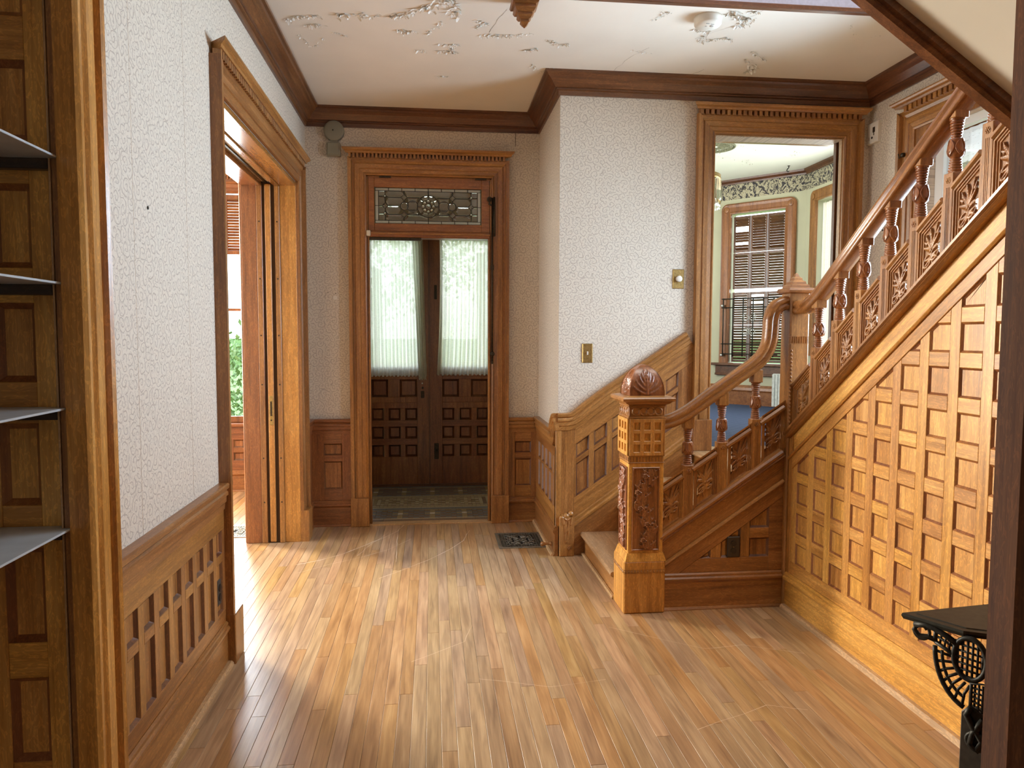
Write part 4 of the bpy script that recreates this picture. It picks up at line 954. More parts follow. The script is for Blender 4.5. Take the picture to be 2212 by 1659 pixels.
BEV = plain('beveled_glass', (.92, .95, .90), .05, trans=.92, ior=1.5); RIP = plain('rippled_glass', (.90, .95, .90), .32, trans=.6, ior=1.45, bumpd=.002, scale=160)
gw, gh = gx1-gx0, gz1-gz0; yG = 5.822
def G_(u, v): return (gx0+u*gw, yG, gz1-v*gh)
cm = MB()
def came(pts, r=.0034, closed=False): cm.tube([G_(*p) for p in pts], r, 6, closed=closed)
def gpane(poly, mat=BEV, name='glass_pane', bev=.006):
    q = [(G_(*p)[0], G_(*p)[2]) for p in poly]; mb = MB(); f2 = (V((0, yG, 0)), V((1, 0, 0)), V((0, 0, 1)), V((0, -1, 0))); q = ccw(q)
    vs = [P(f2, u, v, -.002) for u, v in q]+[P(f2, u, v, .001) for u, v in q]+[P(f2, u, v, .0035) for u, v in inset(q, bev)]; n = len(q)
    mb.add(vs, [(i, (i+1) % n, n+(i+1) % n, n+i) for i in range(n)]+[(n+i, n+(i+1) % n, 2*n+(i+1) % n, 2*n+i) for i in range(n)]+[tuple(range(2*n, 3*n)), tuple(range(n))[::-1]]); mb.build(name, mat, TS)
def circ(cu, cv, r, n=20): return [(cu+r/gw*math.cos(2*math.pi*i/n), cv+r/gh*math.sin(2*math.pi*i/n)) for i in range(n)]
bv, bu = .080, .030
for k in range(8):
    for v0, v1 in ((0, bv), (1-bv, 1)): gpane([(k/8+.002, v0), ((k+1)/8-.002, v0), ((k+1)/8-.002, v1), (k/8+.002, v1)], RIP, bev=.003)
    if k: came([(k/8, 0), (k/8, bv)]); came([(k/8, 1-bv), (k/8, 1)])
for u0, u1 in ((0, bu), (1-bu, 1)):
    gpane([(u0, bv), (u1, bv), (u1, .5), (u0, .5)], RIP, bev=.003); gpane([(u0, .5), (u1, .5), (u1, 1-bv), (u0, 1-bv)], RIP, bev=.003); came([(u0, .5), (u1, .5)])
came([(0, bv), (1, bv)]); came([(0, 1-bv), (1, 1-bv)]); came([(bu, bv), (bu, 1-bv)]); came([(1-bu, bv), (1-bu, 1-bv)]); came([(0, 0), (1, 0), (1, 1), (0, 1)], .003, True)
R0, rj = .085, .0105
for s in (1, -1):
    f = (lambda u: u) if s == 1 else (lambda u: 1-u)
    c = lambda pts: came([(f(u), v) for u, v in pts])
    # columns of jewels and diamonds
    c([(.092, bv), (.092, .20)]); c([(.092, .28), (.092, .42)]); c([(.092, .58), (.092, .68)]); c([(.092, .76), (.092, 1-bv)])
    c([(.27, bv), (.27, .18)]); c([(.27, .34), (.27, .40)]); c([(.27, .60), (.27, .66)]); c([(.27, .82), (.27, 1-bv)])
    for du, dv, w, h in ((.092, .5, .028, .085), (.27, .26, .030, .085), (.27, .74, .030, .085)):
        dpoly = [(f(du-w), dv), (f(du), dv-h), (f(du+w), dv), (f(du), dv+h)]; came(dpoly, closed=True); gpane(dpoly, bev=.009)
    for v in (.24, .72):
        came(circ(f(.092), v, rj+.001, 14), .0018, True); mb = MB(); mb.disc((G_(f(.092), v)[0], yG-.001, G_(f(.092), v)[2]), (0, -1, 0), rj, .002, 14, .007); mb.build('glass_jewel', BEV, TS)
        c([(bu, v), (.078, v)]); c([(.106, v), (.125, v+.025), (.24, v+.025)])
    c([(bu, .5), (.064, .5)]); c([(.12, .5), (.225, .5)])
    came(circ(f(.275), .5, .031, 18), closed=True); came(circ(f(.352), .5, .042, 22), closed=True)
    gpane(circ(f(.275), .5, .0295, 18), bev=.007); gpane(circ(f(.352), .5, .0405, 22), bev=.008)
    c([(.30, .26), (.36, .26), (.415, .26)]); c([(.30, .74), (.36, .74), (.415, .74)]); c([(.30, .72), (.33, .70), (.37, .69)])
    for (a, b2, v0, v1) in ((.096, .266, bv+.01, .245), (.10, .262, .275, .49), (.10, .235, .51, .725), (.096, .266, .755, 1-bv-.01)):
        m = (b2-a)*.13; gpane([(f(a), (v0+v1)/2), (f(a+m), v0), (f(b2-m), v0), (f(b2), (v0+v1)/2), (f(b2-m), v1), (f(a+m), v1)], bev=.011)
    for (v0, v1) in ((bv+.01, .23), (.25, .49), (.51, .71), (.73, 1-bv-.01)): gpane([(f(bu+.003), v0), (f(.088), v0), (f(.088), v1), (f(bu+.003), v1)], bev=.006)
    gpane([(f(.305), .275), (f(.40), .275), (f(.385), .40), (f(.31), .40)], bev=.006); gpane([(f(.31), .60), (f(.385), .60), (f(.40), .725), (f(.305), .725)], bev=.006)
    gpane([(f(.275), bv+.01), (f(.495), bv+.01), (f(.495), .17), (f(.42), .245), (f(.305), .245)], bev=.009); gpane([(f(.305), .755), (f(.42), .755), (f(.495), .83), (f(.495), 1-bv-.01), (f(.275), 1-bv-.01)], bev=.009)
came(circ(.5, .5, R0, 32), .0028, True); came([(.5, bv), (.5, .5-R0/gh)]); came([(.5, .5+R0/gh), (.5, 1-bv)])
for k in range(8):
    a = math.pi/8+k*math.pi/4 if False else k*math.pi/4+math.pi/4*0; ca, sa = math.cos(a), math.sin(a)
    mb = MB(); p = G_(.5+.040*ca/gw, .5+.040*sa/gh); mb.disc((p[0], yG-.001, p[2]), (0, -1, 0), .0105, .002, 14, .008); mb.build('glass_jewel', BEV, TS)
    came(circ(.5+.040*ca/gw, .5+.040*sa/gh, .0118, 12), .0014, True)
    if k % 4 != 2 or True: came([(.5+.053*ca/gw, .5+.053*sa/gh), (.5+R0*ca/gw, .5+R0*sa/gh)], .0018)
    a0, a1 = a+.06, a+math.pi/4-.06; gpane([(.5+r*math.cos(t)/gw, .5+r*math.sin(t)/gh) for r, t in ((.057, a0), (.080, a0+.03), (.082, (a0+a1)/2), (.080, a1-.03), (.057, a1))], bev=.007)
mb = MB(); p = G_(.5, .5); mb.disc((p[0], yG-.001, p[2]), (0, -1, 0), .021, .003, 18, .012); mb.build('glass_jewel', BEV, TS); came(circ(.5, .5, .0225, 16), .002, True)
cm.build('lead_came', LEAD, TS)
h = MB()
for x in (-.40, .34): h.box(x, x+.09, 5.783, 5.80, 2.718, 2.728)
h.build('hinge', DKMETAL, TS)
TO = MB(); TO.tube([(.474, 5.772, 1.30), (.474, 5.772, 2.58)], .007, 8).tube([(.452, 5.775, 2.575), (.452, 5.775, 2.53), (.474, 5.772, 2.52)], .008, 8).tube([(.489, 5.768, 2.28), (.489, 5.768, 2.585)], .008, 8).disc((.474, 5.772, 1.36), (0, -1, 0), .018, .02, 12, .008).disc((.452, 5.79, 2.57), (0, -1, 0), .020, .012, 12)
TO.box(.462, .486, 5.766, 5.782, 2.02, 2.06, c=.003).box(.466, .482, 5.766, 5.782, 1.28, 1.31, c=.003)
tagt(TO.build('transom_rod', DKMETAL), 'long dark metal transom opening rod fixed to right casing of front doorway', 'rod')
tagt(bx('door_sensor', IVORY, None, -.500, -.468, 5.765, 5.786, 2.268, 2.312, c=.005), 'small white door sensor at top left of front doorway under transom', 'sensor')
bx('closer_bar', DKMETAL, D2, -.478, -.08, 5.785, 5.81, 2.240, 2.262)

# vestibule
VW = MB().box(-.86, -.70, 5.95, 7.42, 0, 3.0).box(.66, .82, 5.95, 7.42, 0, 3.0).box(-.86, .82, 5.95, 7.42, 3.0, 3.1).box(-.86, .82, 7.30, 7.42, 2.60, 3.0).build('wall_vestibule', plain('vestibule_plaster', (.50, .44, .34), .8, noise=.05, scale=6), None, kind='structure')
TL_ = [plain('tile_'+n, c, .45, noise=.15, scale=50) for n, c in (('cream', (.50, .43, .28)), ('slate', (.16, .17, .17)), ('ochre', (.34, .25, .12)), ('brown', (.20, .12, .07)), ('white', (.66, .64, .58)))]
VF = MB().box(-.70, .66, 5.86, 7.30, -.05, -.006).build('floor_tiles', TL_[1], FL)
def tiles(rows, name):
    mb = MB()
    for (x0_, x1_, ya_, yb_, mi) in rows: mb.cm = mi; mb.box(x0_+.0008, x1_-.0008, ya_+.0008, yb_-.0008, -.006, 0.0, c=.0008)
    return mb.build(name, TL_, VF, kind='stuff')
T = []
def strip(y0_, y1_, mi, w=.30):
    x = -.70
    while x < .66: T.append((x, min(x+w, .66), y0_, y1_, mi)); x += w
strip(5.86, 5.90, 2, .15); strip(5.90, 5.96, 3, .15); strip(5.96, 5.985, 0, .15)
def motif(y0_, n=3, s=.045):
    cols = int(1.36/s)
    for r in range(n):
        for c in range(cols):
            q = c % 6; mi = 4 if (q == 3 and r == n//2) else 2 if (q in (2, 4) and r == n//2) or (q == 3 and r != n//2) else (3 if (c+r) % 2 else 1); T.append((-.70+c*s, -.70+(c+1)*s, y0_+r*s, y0_+(r+1)*s, mi))
motif(5.985, 6); strip(6.255, 6.28, 2, .15); strip(6.28, 6.345, 1)
strip(6.345, 6.385, 0, .12)
s = .034
for r in range(14):
    for c in range(int(1.16/s)):
        x = -.60+c*s; y = 6.385+r*s*.86; d = min(r, 13-r, c, int(1.16/s)-1-c); mi = 2 if d == 0 else 0 if d == 1 else (3 if (c % 2) else 2) if d == 2 else 0 if d == 3 else (2 if (c*3+r*5) % 7 < 3 else 3 if (c+r) % 3 == 0 else 0); T.append((x, x+s, y, y+s*.86, mi))
T += [(-.70, -.60, 6.385+i*.082, 6.385+(i+1)*.082, 2) for i in range(5)]+[(.554, .66, 6.385+i*.082, 6.385+(i+1)*.082, 2) for i in range(5)]
strip(6.795, 6.83, 0, .12); strip(6.83, 6.86, 1); motif(6.86, 7); strip(7.175, 7.20, 0, .15); strip(7.20, 7.30, 1, .15)
tiles(T, 'mosaic_tiles')

# outer double doors
def outer_door(x0_, x1_, name_lbl, xs_glass, cols_, meet, bottom):
    D = MB(); fr = frame_y(7.30, -1); zt = 2.58
    gl, gr = xs_glass
    for q in (rect(x0_, gl, .02, zt), rect(gr, x1_, .02, zt), rect(gl, gr, 1.10, 1.20), rect(gl, gr, zt-.14, zt), rect(gl, gr, .84, .895), rect(gl, gr, .02, .298)): slab(D, fr, q, -.02, .022, .003)
    return D.build('front_door', wood(R_, 'z'), None), fr
for side in (0, 1):
    if side == 0: x0_, x1_, gl, gr, lab = -.665, -.030, -.595, -.150, 'left carved oak front door leaf with lace curtain over its glass'
    else: x0_, x1_, gl, gr, lab = -.026, .625, .100, .560, 'right carved oak front door leaf with lace curtain over its glass'
    D, fr = outer_door(x0_, x1_, lab, (gl, gr), None, None, None); tagt(D, lab, 'door', 'front double doors')
    # two upper squares, three rows of three small squares
    w = gr-gl; A = [(gl, gl+w*.36), (gl+w*.62, gr)] if side == 0 else [(gl, gl+w*.36), (gl+w*.62, gr)]
    recesses(D, fr, [rect(a, b, .895, 1.07) for a, b in A]+[], R_, d1=.020, db=-.010, ins=.02); pieces(D, fr, [rect(A[0][1], A[1][0], .895, 1.07), rect(gl, gr, 1.07, 1.10), rect(gl, gr, .783, .84)], R_, 'rail', d1=.022, ax='z')
    cw = .117; pit = (w-cw)/2
    for k in range(3):
        z0 = .297+.183*k; recesses(D, fr, [rect(gl+pit*i, gl+pit*i+cw, z0, z0+.120) for i in range(3)], R_, d1=.020, db=-.012, ins=.018)
        pieces(D, fr, [rect(gl+pit*i+cw, gl+pit*(i+1), z0, z0+.120) for i in range(2)], R_, 'stile', d1=.021, ax='z')
        if k < 2: pieces(D, fr, [rect(gl, gr, z0+.120, z0+.183)], R_, 'rail', d1=.022, ax='x')
    g = MB(); g.add([P(fr, u, v, 0) for u, v in rect(gl, gr, 1.2, 2.44)], [(0, 1, 2, 3)]); g.build('glass_pane', GLASS, D)
    b = MB()
    for q in (rect(gl-.012, gl, 1.19, 2.45), rect(gr, gr+.012, 1.19, 2.45), rect(gl-.012, gr+.012, 1.188, 1.2)): slab(b, fr, q, .02, .030, .002)
    b.build('glazing_bead', wood(R_, 'z'), D)
    if side == 0:
        k = MB(); k.disc((-.095, 7.278, .985), (0, -1, 0), .011, .004, 12, .004); k.box(-.112, -.080, 7.27, 7.278, .885, .955, c=.003); k.build('lock', DKMETAL, D)
        k = MB(); k.disc((-.098, 7.278, 1.03), (0, -1, 0), .008, .006, 12, .003); k.build('keyhole_rose', plain('pale_metal', (.7, .68, .62), .3, .8), D)
    else:
        k = MB(); k.box(.018, .062, 7.272, 7.278, .27, .43, c=.003); k.disc((.040, 7.272, .36), (0, -1, 0), .012, .02, 12, .006); k.build('door_bolt', DKMETAL, D)
        k = MB(); k.box(.024, .050, 7.272, 7.278, 1.86, 2.0, c=.003); k.disc((.037, 7.272, 1.93), (0, -1, 0), .008, .012, 12, .004); k.build('night_latch', DKMETAL, D)
bx('threshold', wood('dark', 'x'), D2, -.70, .66, 7.262, 7.40, -.01, .022); bx('astragal', wood('dark', 'z'), D2, -.036, -.020, 7.270, 7.28, .02, 2.58)
# lace curtains
def sheer(name, col, dens):
    m = bpy.data.materials.new(name); m.use_nodes = True; nt = m.node_tree; nt.nodes.clear(); L = nt.links
    o = N(nt, 'OutputMaterial'); d = N(nt, 'BsdfDiffuse'); t = N(nt, 'BsdfTranslucent'); tr = N(nt, 'BsdfTransparent'); a = N(nt, 'MixShader'); b2 = N(nt, 'MixShader')
    d.inputs[0].default_value = (*col, 1); t.inputs[0].default_value = (*col, 1); a.inputs[0].default_value = .55
    tc = N(nt, 'TexCoord'); mp = N(nt, 'Mapping'); mp.inputs['Scale'].default_value = (30, 1, 500); L.new(tc.outputs['Object'], mp.inputs[0]); n = N(nt, 'TexNoise', i_Scale=1., i_Detail=3.); L.new(mp.outputs[0], n.inputs['Vector'])
    mp2 = N(nt, 'Mapping'); mp2.inputs['Scale'].default_value = (120, 1, 90); L.new(tc.outputs['Object'], mp2.inputs[0]); vn = N(nt, 'TexVoronoi', i_Scale=1.); L.new(mp2.outputs[0], vn.inputs['Vector'])
    L.new(d.outputs[0], a.inputs[1]); L.new(t.outputs[0], a.inputs[2]); f = mathn(nt, 'ADD', dens-.18, mathn(nt, 'MULTIPLY', n.outputs[0], .35)); f = mathn(nt, 'SUBTRACT', f, mathn(nt, 'MULTIPLY', mathn(nt, 'LESS_THAN', vn.outputs['Distance'], .22), .18)); f2 = mathn(nt, 'MINIMUM', mathn(nt, 'MAXIMUM', f, 0), 1)
    L.new(f2, b2.inputs[0]); L.new(tr.outputs[0], b2.inputs[1]); L.new(a.outputs[0], b2.inputs[2]); L.new(b2.outputs[0], o.inputs[0]); return m
LACE = sheer('ivory_lace', (.88, .89, .79), .95)
def curtain(xfun, ztop, zbot, y, folds, amp, lab, nx=150, nz=40, parent=None):
    vs = []
    for j in range(nz+1):
        t = j/nz; z = ztop+(zbot-ztop)*t
        for i in range(nx+1):
            s = i/nx; a, b = xfun(t); x = a+(b-a)*s; ph = folds*6.283*s+1.3*math.sin(5*s+1)+.5*math.sin(3*t+7*s)
            dz = .006*math.sin(ph*1.0) if t > .98 else 0
            vs.append((x+.004*math.sin(ph*1.7), y+amp*(.45+.55*t)*math.sin(ph)+.3*amp*math.sin(2.7*ph+2*t), z+dz))
    mb = MB(); mb.add(vs, [(j*(nx+1)+i, j*(nx+1)+i+1, (j+1)*(nx+1)+i+1, (j+1)*(nx+1)+i) for j in range(nz) for i in range(nx)], True)
    c = mb.build('lace_curtain' if parent is None else 'bunched_edge', LACE, parent)
    if parent is None: tagt(c, lab, 'curtain', None)
    else: return c
    rod = MB(); a, b = xfun(0); rod.tube([(min(a, b)-.02, y, ztop), (max(a, b)+.02, y, ztop)], .006, 8); rod.build('curtain_rod', BRASS, c); return c
cL = curtain(lambda t: (-.64, -.085+.035*t if t < .92 else -.050), 2.47, 1.105, 7.235, 17, .014, 'ivory lace curtain gathered on the left front door leaf')
o = curtain(lambda t: (-.19+.06*t, -.098+.040*t), 2.47, 1.072, 7.220, 4, .012, '', 50, parent=cL)
curtain(lambda t: (.072-.075*t*t+.045*t, .60), 2.47, 1.115, 7.235, 14, .016, 'ivory lace curtain gathered on the right front door leaf')

# ---------------------------------------------------------------- door_3: doorway from the stair landing to the dining room
D3 = st('door_3'); fr = frame_y(4.87, -1)
casing(D3, fr, 1.912, 2.834, .715, 2.872, 'mid', plinth=.215, scale=.94, dent=.0375)
bx('jamb_board', wood('mid', 'z'), D3, 1.892, 1.912, 4.87, 5.06, .715, 2.87); bx('head_jamb', wood('worn', 'x', .2), D3, 1.90, 2.83, 4.87, 5.06, 2.865, 2.885)
bx('jamb_board', wood('worn', 'z'), D3, 2.828, 2.846, 4.87, 4.908, .715, 2.87); bx('pocket_slot', SUBF, D3, 2.850, 2.874, 4.88, 5.0, .715, 2.87); bx('jamb_board', wood('dark', 'z'), D3, 2.828, 2.846, 4.940, 4.975, .715, 2.87)

# ---------------------------------------------------------------- window_3: tall stair window in the right wall
fr = frame_x(3.03, -1)
W3 = st('window_3'); casing(W3, fr, 3.00, 4.36, 1.28, 2.80, 'mid', plinth=0, dent=.045)
pieces(W3, fr, [rect(3.0, 3.10, 1.28, 2.80), rect(4.26, 4.36, 1.28, 2.80), rect(3.10, 4.26, 2.775, 2.80)], 'mid', 'window_jamb', d1=.012, ax='z')
f = MB(); WH = plain('white_sash_paint', (.78, .80, .80), .5)
for q in (rect(3.10, 3.15, 1.25, 2.78), rect(4.19, 4.26, 1.25, 2.78), rect(3.10, 4.26, 2.73, 2.78), rect(3.1, 4.26, 1.25, 1.32)): slab(f, fr, q, -.10, -.055, .004)
f.build('sash', WH, W3)
g = MB(); g.add([P(fr, u, v, -.08) for u, v in rect(3.10, 4.26, 1.25, 2.78)], [(0, 1, 2, 3)]); g.build('glass_pane', GLASS, W3)
sh = MB(); vs = []; n = 90
for j in range(2):
    for i in range(n+1): u = 3.16+.88*i/n; vs.append(P(fr, u, 2.70 if j == 0 else 2.50+.016*abs(math.sin(i*.28)), -.045+.004*math.sin(i*.8)))
sh.add(vs, [(i, i+1, n+2+i, n+1+i) for i in range(n)], True)
W3S = sheer('white_lace', (.85, .87, .92), .55)
tagt(sh.build('lace_valance', W3S), 'white scalloped lace valance across the top of the stair window', 'curtain')
net = MB()
for i in range(13): u = 3.20+.065*i; net.tube([P(fr, u+.010*math.sin(i*2+k*1.3), 2.52-.10*k, -.045) for k in range(10)], .0014, 5)
for k in range(11): net.tube([P(fr, 3.18+.07*i, 2.50-.09*k+.012*math.sin(i*1.7+k), -.045) for i in range(13)], .0014, 5)
for i in range(26): net.disc(P(fr, 3.2+random.random()*.8, 2.50-random.random()*.75, -.047), (-1, 0, 0), random.uniform(.008, .022), .002, 7)
tagt(net.build('netting_panel', plain('grey_netting', (.32, .33, .36), .8)), 'grey knotted net panel hanging inside the stair window', 'curtain')
k = MB(); k.disc((3.005, 4.44, 2.66), (-1, 0, 0), .014, .02, 10, .006); k.tube([(2.99, 4.44, 2.66), (2.975, 4.45, 2.64), (2.975, 4.46, 2.67)], .004, 6); k.build('curtain_hook', DKMETAL, W3)

# ---------------------------------------------------------------- dining room beyond the landing
dv = V((.667, -.745, 0)).normalized(); OW = V((3.393, 8.338, 0)); FW4 = (OW, dv, V((0, 0, 1)), V((-dv.y*-1*-1, 0, 0)))
FW4 = (OW, dv, V((0, 0, 1)), V((dv.y, -dv.x, 0)))
def carpet():
    m, nt, b = nodes('blue_dotted_carpet'); L = nt.links
    tc = N(nt, 'TexCoord'); mp = N(nt, 'Mapping'); mp.inputs['Scale'].default_value = (15, 15, 1); mp.inputs['Rotation'].default_value = (0, 0, .785); L.new(tc.outputs['Object'], mp.inputs[0])
    v = N(nt, 'TexVoronoi', i_Scale=1., i_Randomness=.12); L.new(mp.outputs[0], v.inputs['Vector']); n = N(nt, 'TexNoise', i_Scale=220.); L.new(tc.outputs['Object'], n.inputs['Vector'])
    L.new(ramp(nt, v.outputs['Distance'], [(.20, (.55, .62, .78)), (.28, (.030, .050, .115)), (.8, (.045, .070, .15))]), b.inputs['Base Color']); b.inputs['Roughness'].default_value = .95; bump(nt, b, n.outputs[0], .7, .004); return m
FP = [(.95, 5.0), (4.04, 5.0), (4.04, 7.62), (1.72, 10.2), (.95, 10.2)]
MB().add([(x, y, .712) for x, y in FP]+[(x, y, .65) for x, y in FP], [(0, 1, 2, 3, 4), (9, 8, 7, 6, 5)]).build('carpet', carpet(), None, kind='structure')
DC = MB().add([(x, y, 3.31) for x, y in FP]+[(x, y, 3.4) for x, y in FP], [(0, 1, 2, 3, 4), (9, 8, 7, 6, 5)]).build('ceiling_dining', plain('dining_ceiling_paint', (.80, .82, .72), .8, noise=.02, scale=3), None, kind='structure')
DWm = MB(); ww = lambda a, b, z0, z1, t=.12: DWm.prism([tuple(P(FW4, u, v, d)) for u, v, d in ((a, z0, 0), (b, z0, 0), (b, z0, -t), (a, z0, -t))], [tuple(P(FW4, u, v, d)) for u, v, d in ((a, z1, 0), (b, z1, 0), (b, z1, -t), (a, z1, -t))])
ww(-2.6, .115, .65, 3.31); ww(.752, .97, .65, 3.31); ww(.115, .752, .65, 1.19); ww(.115, .752, 2.915, 3.31)
DWm.box(4.04, 4.16, 7.385, 7.66, .65, 3.31).box(4.04, 4.16, 5.0, 6.1, .65, 3.31).box(4.04, 4.16, 6.1, 7.385, .65, 1.3).box(4.04, 4.16, 6.1, 7.385, 2.93, 3.31).box(.85, .97, 5.95, 10.3, .65, 3.31).box(.97, 1.03, 5.0, 5.95, .65, 3.31).box(2.9, 4.1, 4.99, 5.05, .65, 3.31)
DW = DWm.build('wall_dining', GREEN, None, kind='structure')
def frieze_mat():
    m, nt, b = nodes('acanthus_frieze_border'); L = nt.links
    tc = N(nt, 'TexCoord'); n = N(nt, 'TexNoise', i_Scale=6.5, i_Detail=1.2, i_Distortion=6.5); L.new(tc.outputs['Object'], n.inputs['Vector']); n2 = N(nt, 'TexNoise', i_Scale=17., i_Detail=1., i_Distortion=4.); L.new(tc.outputs['Object'], n2.inputs['Vector'])
    s = mathn(nt, 'ADD', mathn(nt, 'MULTIPLY', n.outputs[0], .6), mathn(nt, 'MULTIPLY', n2.outputs[0], .4))
    L.new(ramp(nt, s, [(.46, (.045, .04, .05)), (.49, (.28, .25, .16)), (.54, (.62, .56, .42)), (.62, (.32, .28, .17)), (.70, (.66, .60, .47))]), b.inputs['Base Color']); b.inputs['Roughness'].default_value = .7; return m
FM = frieze_mat(); mb = MB()
slab(mb, FW4, rect(-2.6, .965, 3.085, 3.262), 0, .003, .001); slab(mb, frame_x(4.04, -1), rect(5.0, 7.625, 3.085, 3.262), 0, .003, .001); mb.build('frieze_border', FM, DW)
mb = MB(); PRD = [(0, 0), (.05, 0), (.045, .02), (.02, .04), (.015, .055), (0, .055)]; mould(mb, P(FW4, -2.6, 3.31), P(FW4, .965, 3.31), FW4[3], (0, 0, -1), PRD); mould(mb, (4.04, 7.62, 3.31), (4.04, 5.0, 3.31), (-1, 0, 0), (0, 0, -1), PRD); mb.build('crown_moulding', wood('dark', 'x'), DW)
mb = MB(); mould(mb, P(FW4, -2.6, .712), P(FW4, .965, .712), FW4[3], (0, 0, 1), [(0, 0), (.025, 0), (.025, .15), (.035, .17), (.03, .20), (.015, .225), (0, .23)]); mould(mb, (4.04, 7.62, .712), (4.04, 5.0, .712), (-1, 0, 0), (0, 0, 1), [(0, 0), (.025, 0), (.025, .15), (.035, .17), (.03, .20), (.015, .225), (0, .23)]); mb.build('baseboard', wood(R_, 'x'), DW)
# bay window with round cornered casing
def round_casing(parent, fr, u0, u1, z0, z1, w, tone, r=.07, both=True):
    def arc(cu, cv, r_, a0, a1, n=7): return [(cu+r_*math.cos(a0+(a1-a0)*i/n), cv+r_*math.sin(a0+(a1-a0)*i/n)) for i in range(n+1)]
    out = [(u1+w, z0)]+arc(u1+w-r, z1+w-r, r, 0, math.pi/2)+arc(u0-w+r, z1+w-r, r, math.pi/2, math.pi)+[(u0-w, z0)]
    inn = [(u1, z0)]+[(u1, z1)]*8+[(u0, z1)]*8+[(u0, z0)]
    mb = MB(); n = len(out); lv = []
    for t, d in ((0, 0), (0, .026), (.12, .034), (.35, .026), (.75, .026), (.9, .034), (1, .03), (1, 0)): lv.append([P(fr, o[0]+(i[0]-o[0])*t, o[1]+(i[1]-o[1])*t, d) for o, i in zip(out, inn)])
    vs = [q for l in lv for q in l]; mb.add(vs, [(k*n+i, k*n+i+1, (k+1)*n+i+1, (k+1)*n+i) for k in range(len(lv)-1) for i in range(n-1)]); o = mb.build('casing', wood(tone, 'z'), parent)
    cb = MB()
    for u in (u0-w*.5, u1+w*.5): cb.disc(P(fr, u, z1+w*.45, .028), fr[3], w*.30, .004, 16, .006)
    cb.build('corner_block', wood(tone, 'z'), o); return o
W4 = st('window_4'); round_casing(W4, FW4, .118, .752, 1.19, 2.915, .118, R_)
s = MB(); slab(s, FW4, rect(-.075, .945, 1.165, 1.195), -.08, .075, .006); slab(s, FW4, rect(-.04, .91, 1.06, 1.165), 0, .03, .005); slab(s, FW4, rect(-.04, .91, 1.05, 1.075), 0, .045, .005); s.build('window_sill', wood('dark', 'x'), W4)
g = MB(); g.add([P(FW4, u, v, -.10) for u, v in rect(.118, .752, 1.19, 2.915)], [(0, 1, 2, 3)]); g.build('glass_pane', GLASS, W4)
for (a, b) in ((.128, .328), (.334, .528), (.534, .742)):
    for r_, (z0, z1) in enumerate(((2.475, 2.888), (2.055, 2.470), (1.640, 2.015), (1.205, 1.635))):
        gp = (7, 8, 2) if (a < .2 and r_ == 0) else (11, 12, 8) if (.3 < a < .5 and r_ == 2) else ()
        shutter(W4, FW4, a, b, z0, z1, 'dark', d=-.05, n=12, st_=.022, tilt={0: .8, 1: .9, 2: .7, 3: .8}[r_], gap=gp)
IR = thing('window_guard', 'black iron window guard with scrolls before the shuttered bay window', 'window guard'); m1 = MB()
for u in [.070, .190, .312, .430, .55, .67]: MB().tube([P(FW4, u, 1.27, .075), P(FW4, u, 1.945, .075)], .007, 6).build('upright_bar', IRON, IR)
for z in (1.937, 1.836, 1.417, 1.300): MB().tube([P(FW4, .045, z, .07), P(FW4, .72, z, .07)], .006, 6).build('cross_bar', IRON, IR)
for cu, sg in ((.345, 1), (.425, -1)):
    for cz in (1.72, 1.56): m1.tube([P(FW4, u, v, .075) for u, v in spiral(cu, cz, .045, 1.4, 1.57, sg if cz > 1.6 else -sg)], .005, 6)
m1.build('scroll', plain('pale_iron', (.45, .45, .43), .5, .3), IR)
m1 = MB()
for z in (1.86, 1.285): m1.disc(P(FW4, .060, z, .04), FW4[3], .014, .05, 10, .008)
m1.build('bolt', plain('bolt_steel', (.6, .6, .58), .35, .8), IR)
rd = MB()
for i in range(7):
    u = .71+.034*i; q = [tuple(P(FW4, u+a, 0, d)) for a, d in ((0, .05), (.028, .05), (.028, .17), (0, .17))]
    rd.prism([(x, y, .73) for x, y, z in q], [(x, y, 1.085) for x, y, z in q])
for z in (.745, 1.07): rd.tube([P(FW4, .70, z, .11), P(FW4, .95, z, .11)], .022, 8)
tagt(rd.build('radiator', plain('chipped_white_radiator_paint', (.70, .73, .72), .6, noise=.15, scale=40)), 'low white radiator under the bay window near the upper newel', 'radiator')
fr = frame_x(4.04, -1); W5 = st('window_5'); round_casing(W5, fr, 6.12, 7.375, 1.30, 2.93, .112, 'mid', r=.06)
g = MB(); g.add([P(fr, u, v, -.09) for u, v in rect(6.12, 7.375, 1.3, 2.93)], [(0, 1, 2, 3)]); g.build('glass_pane', GLASS, W5)
vs = []; mb = MB(); n = 160
for j in range(2):
    for i in range(n+1): vs.append(P(fr, 6.15+1.21*i/n, 1.34+1.56*j, -.05+.012*math.sin(i*.9)+.006*math.sin(i*.37)))
mb.add(vs, [(i, i+1, n+2+i, n+1+i) for i in range(n)], True); tagt(mb.build('sheer_curtain', sheer('cream_sheer', (.92, .82, .74), .9)), 'cream sheer curtain in the narrow window right of the bay', 'curtain')
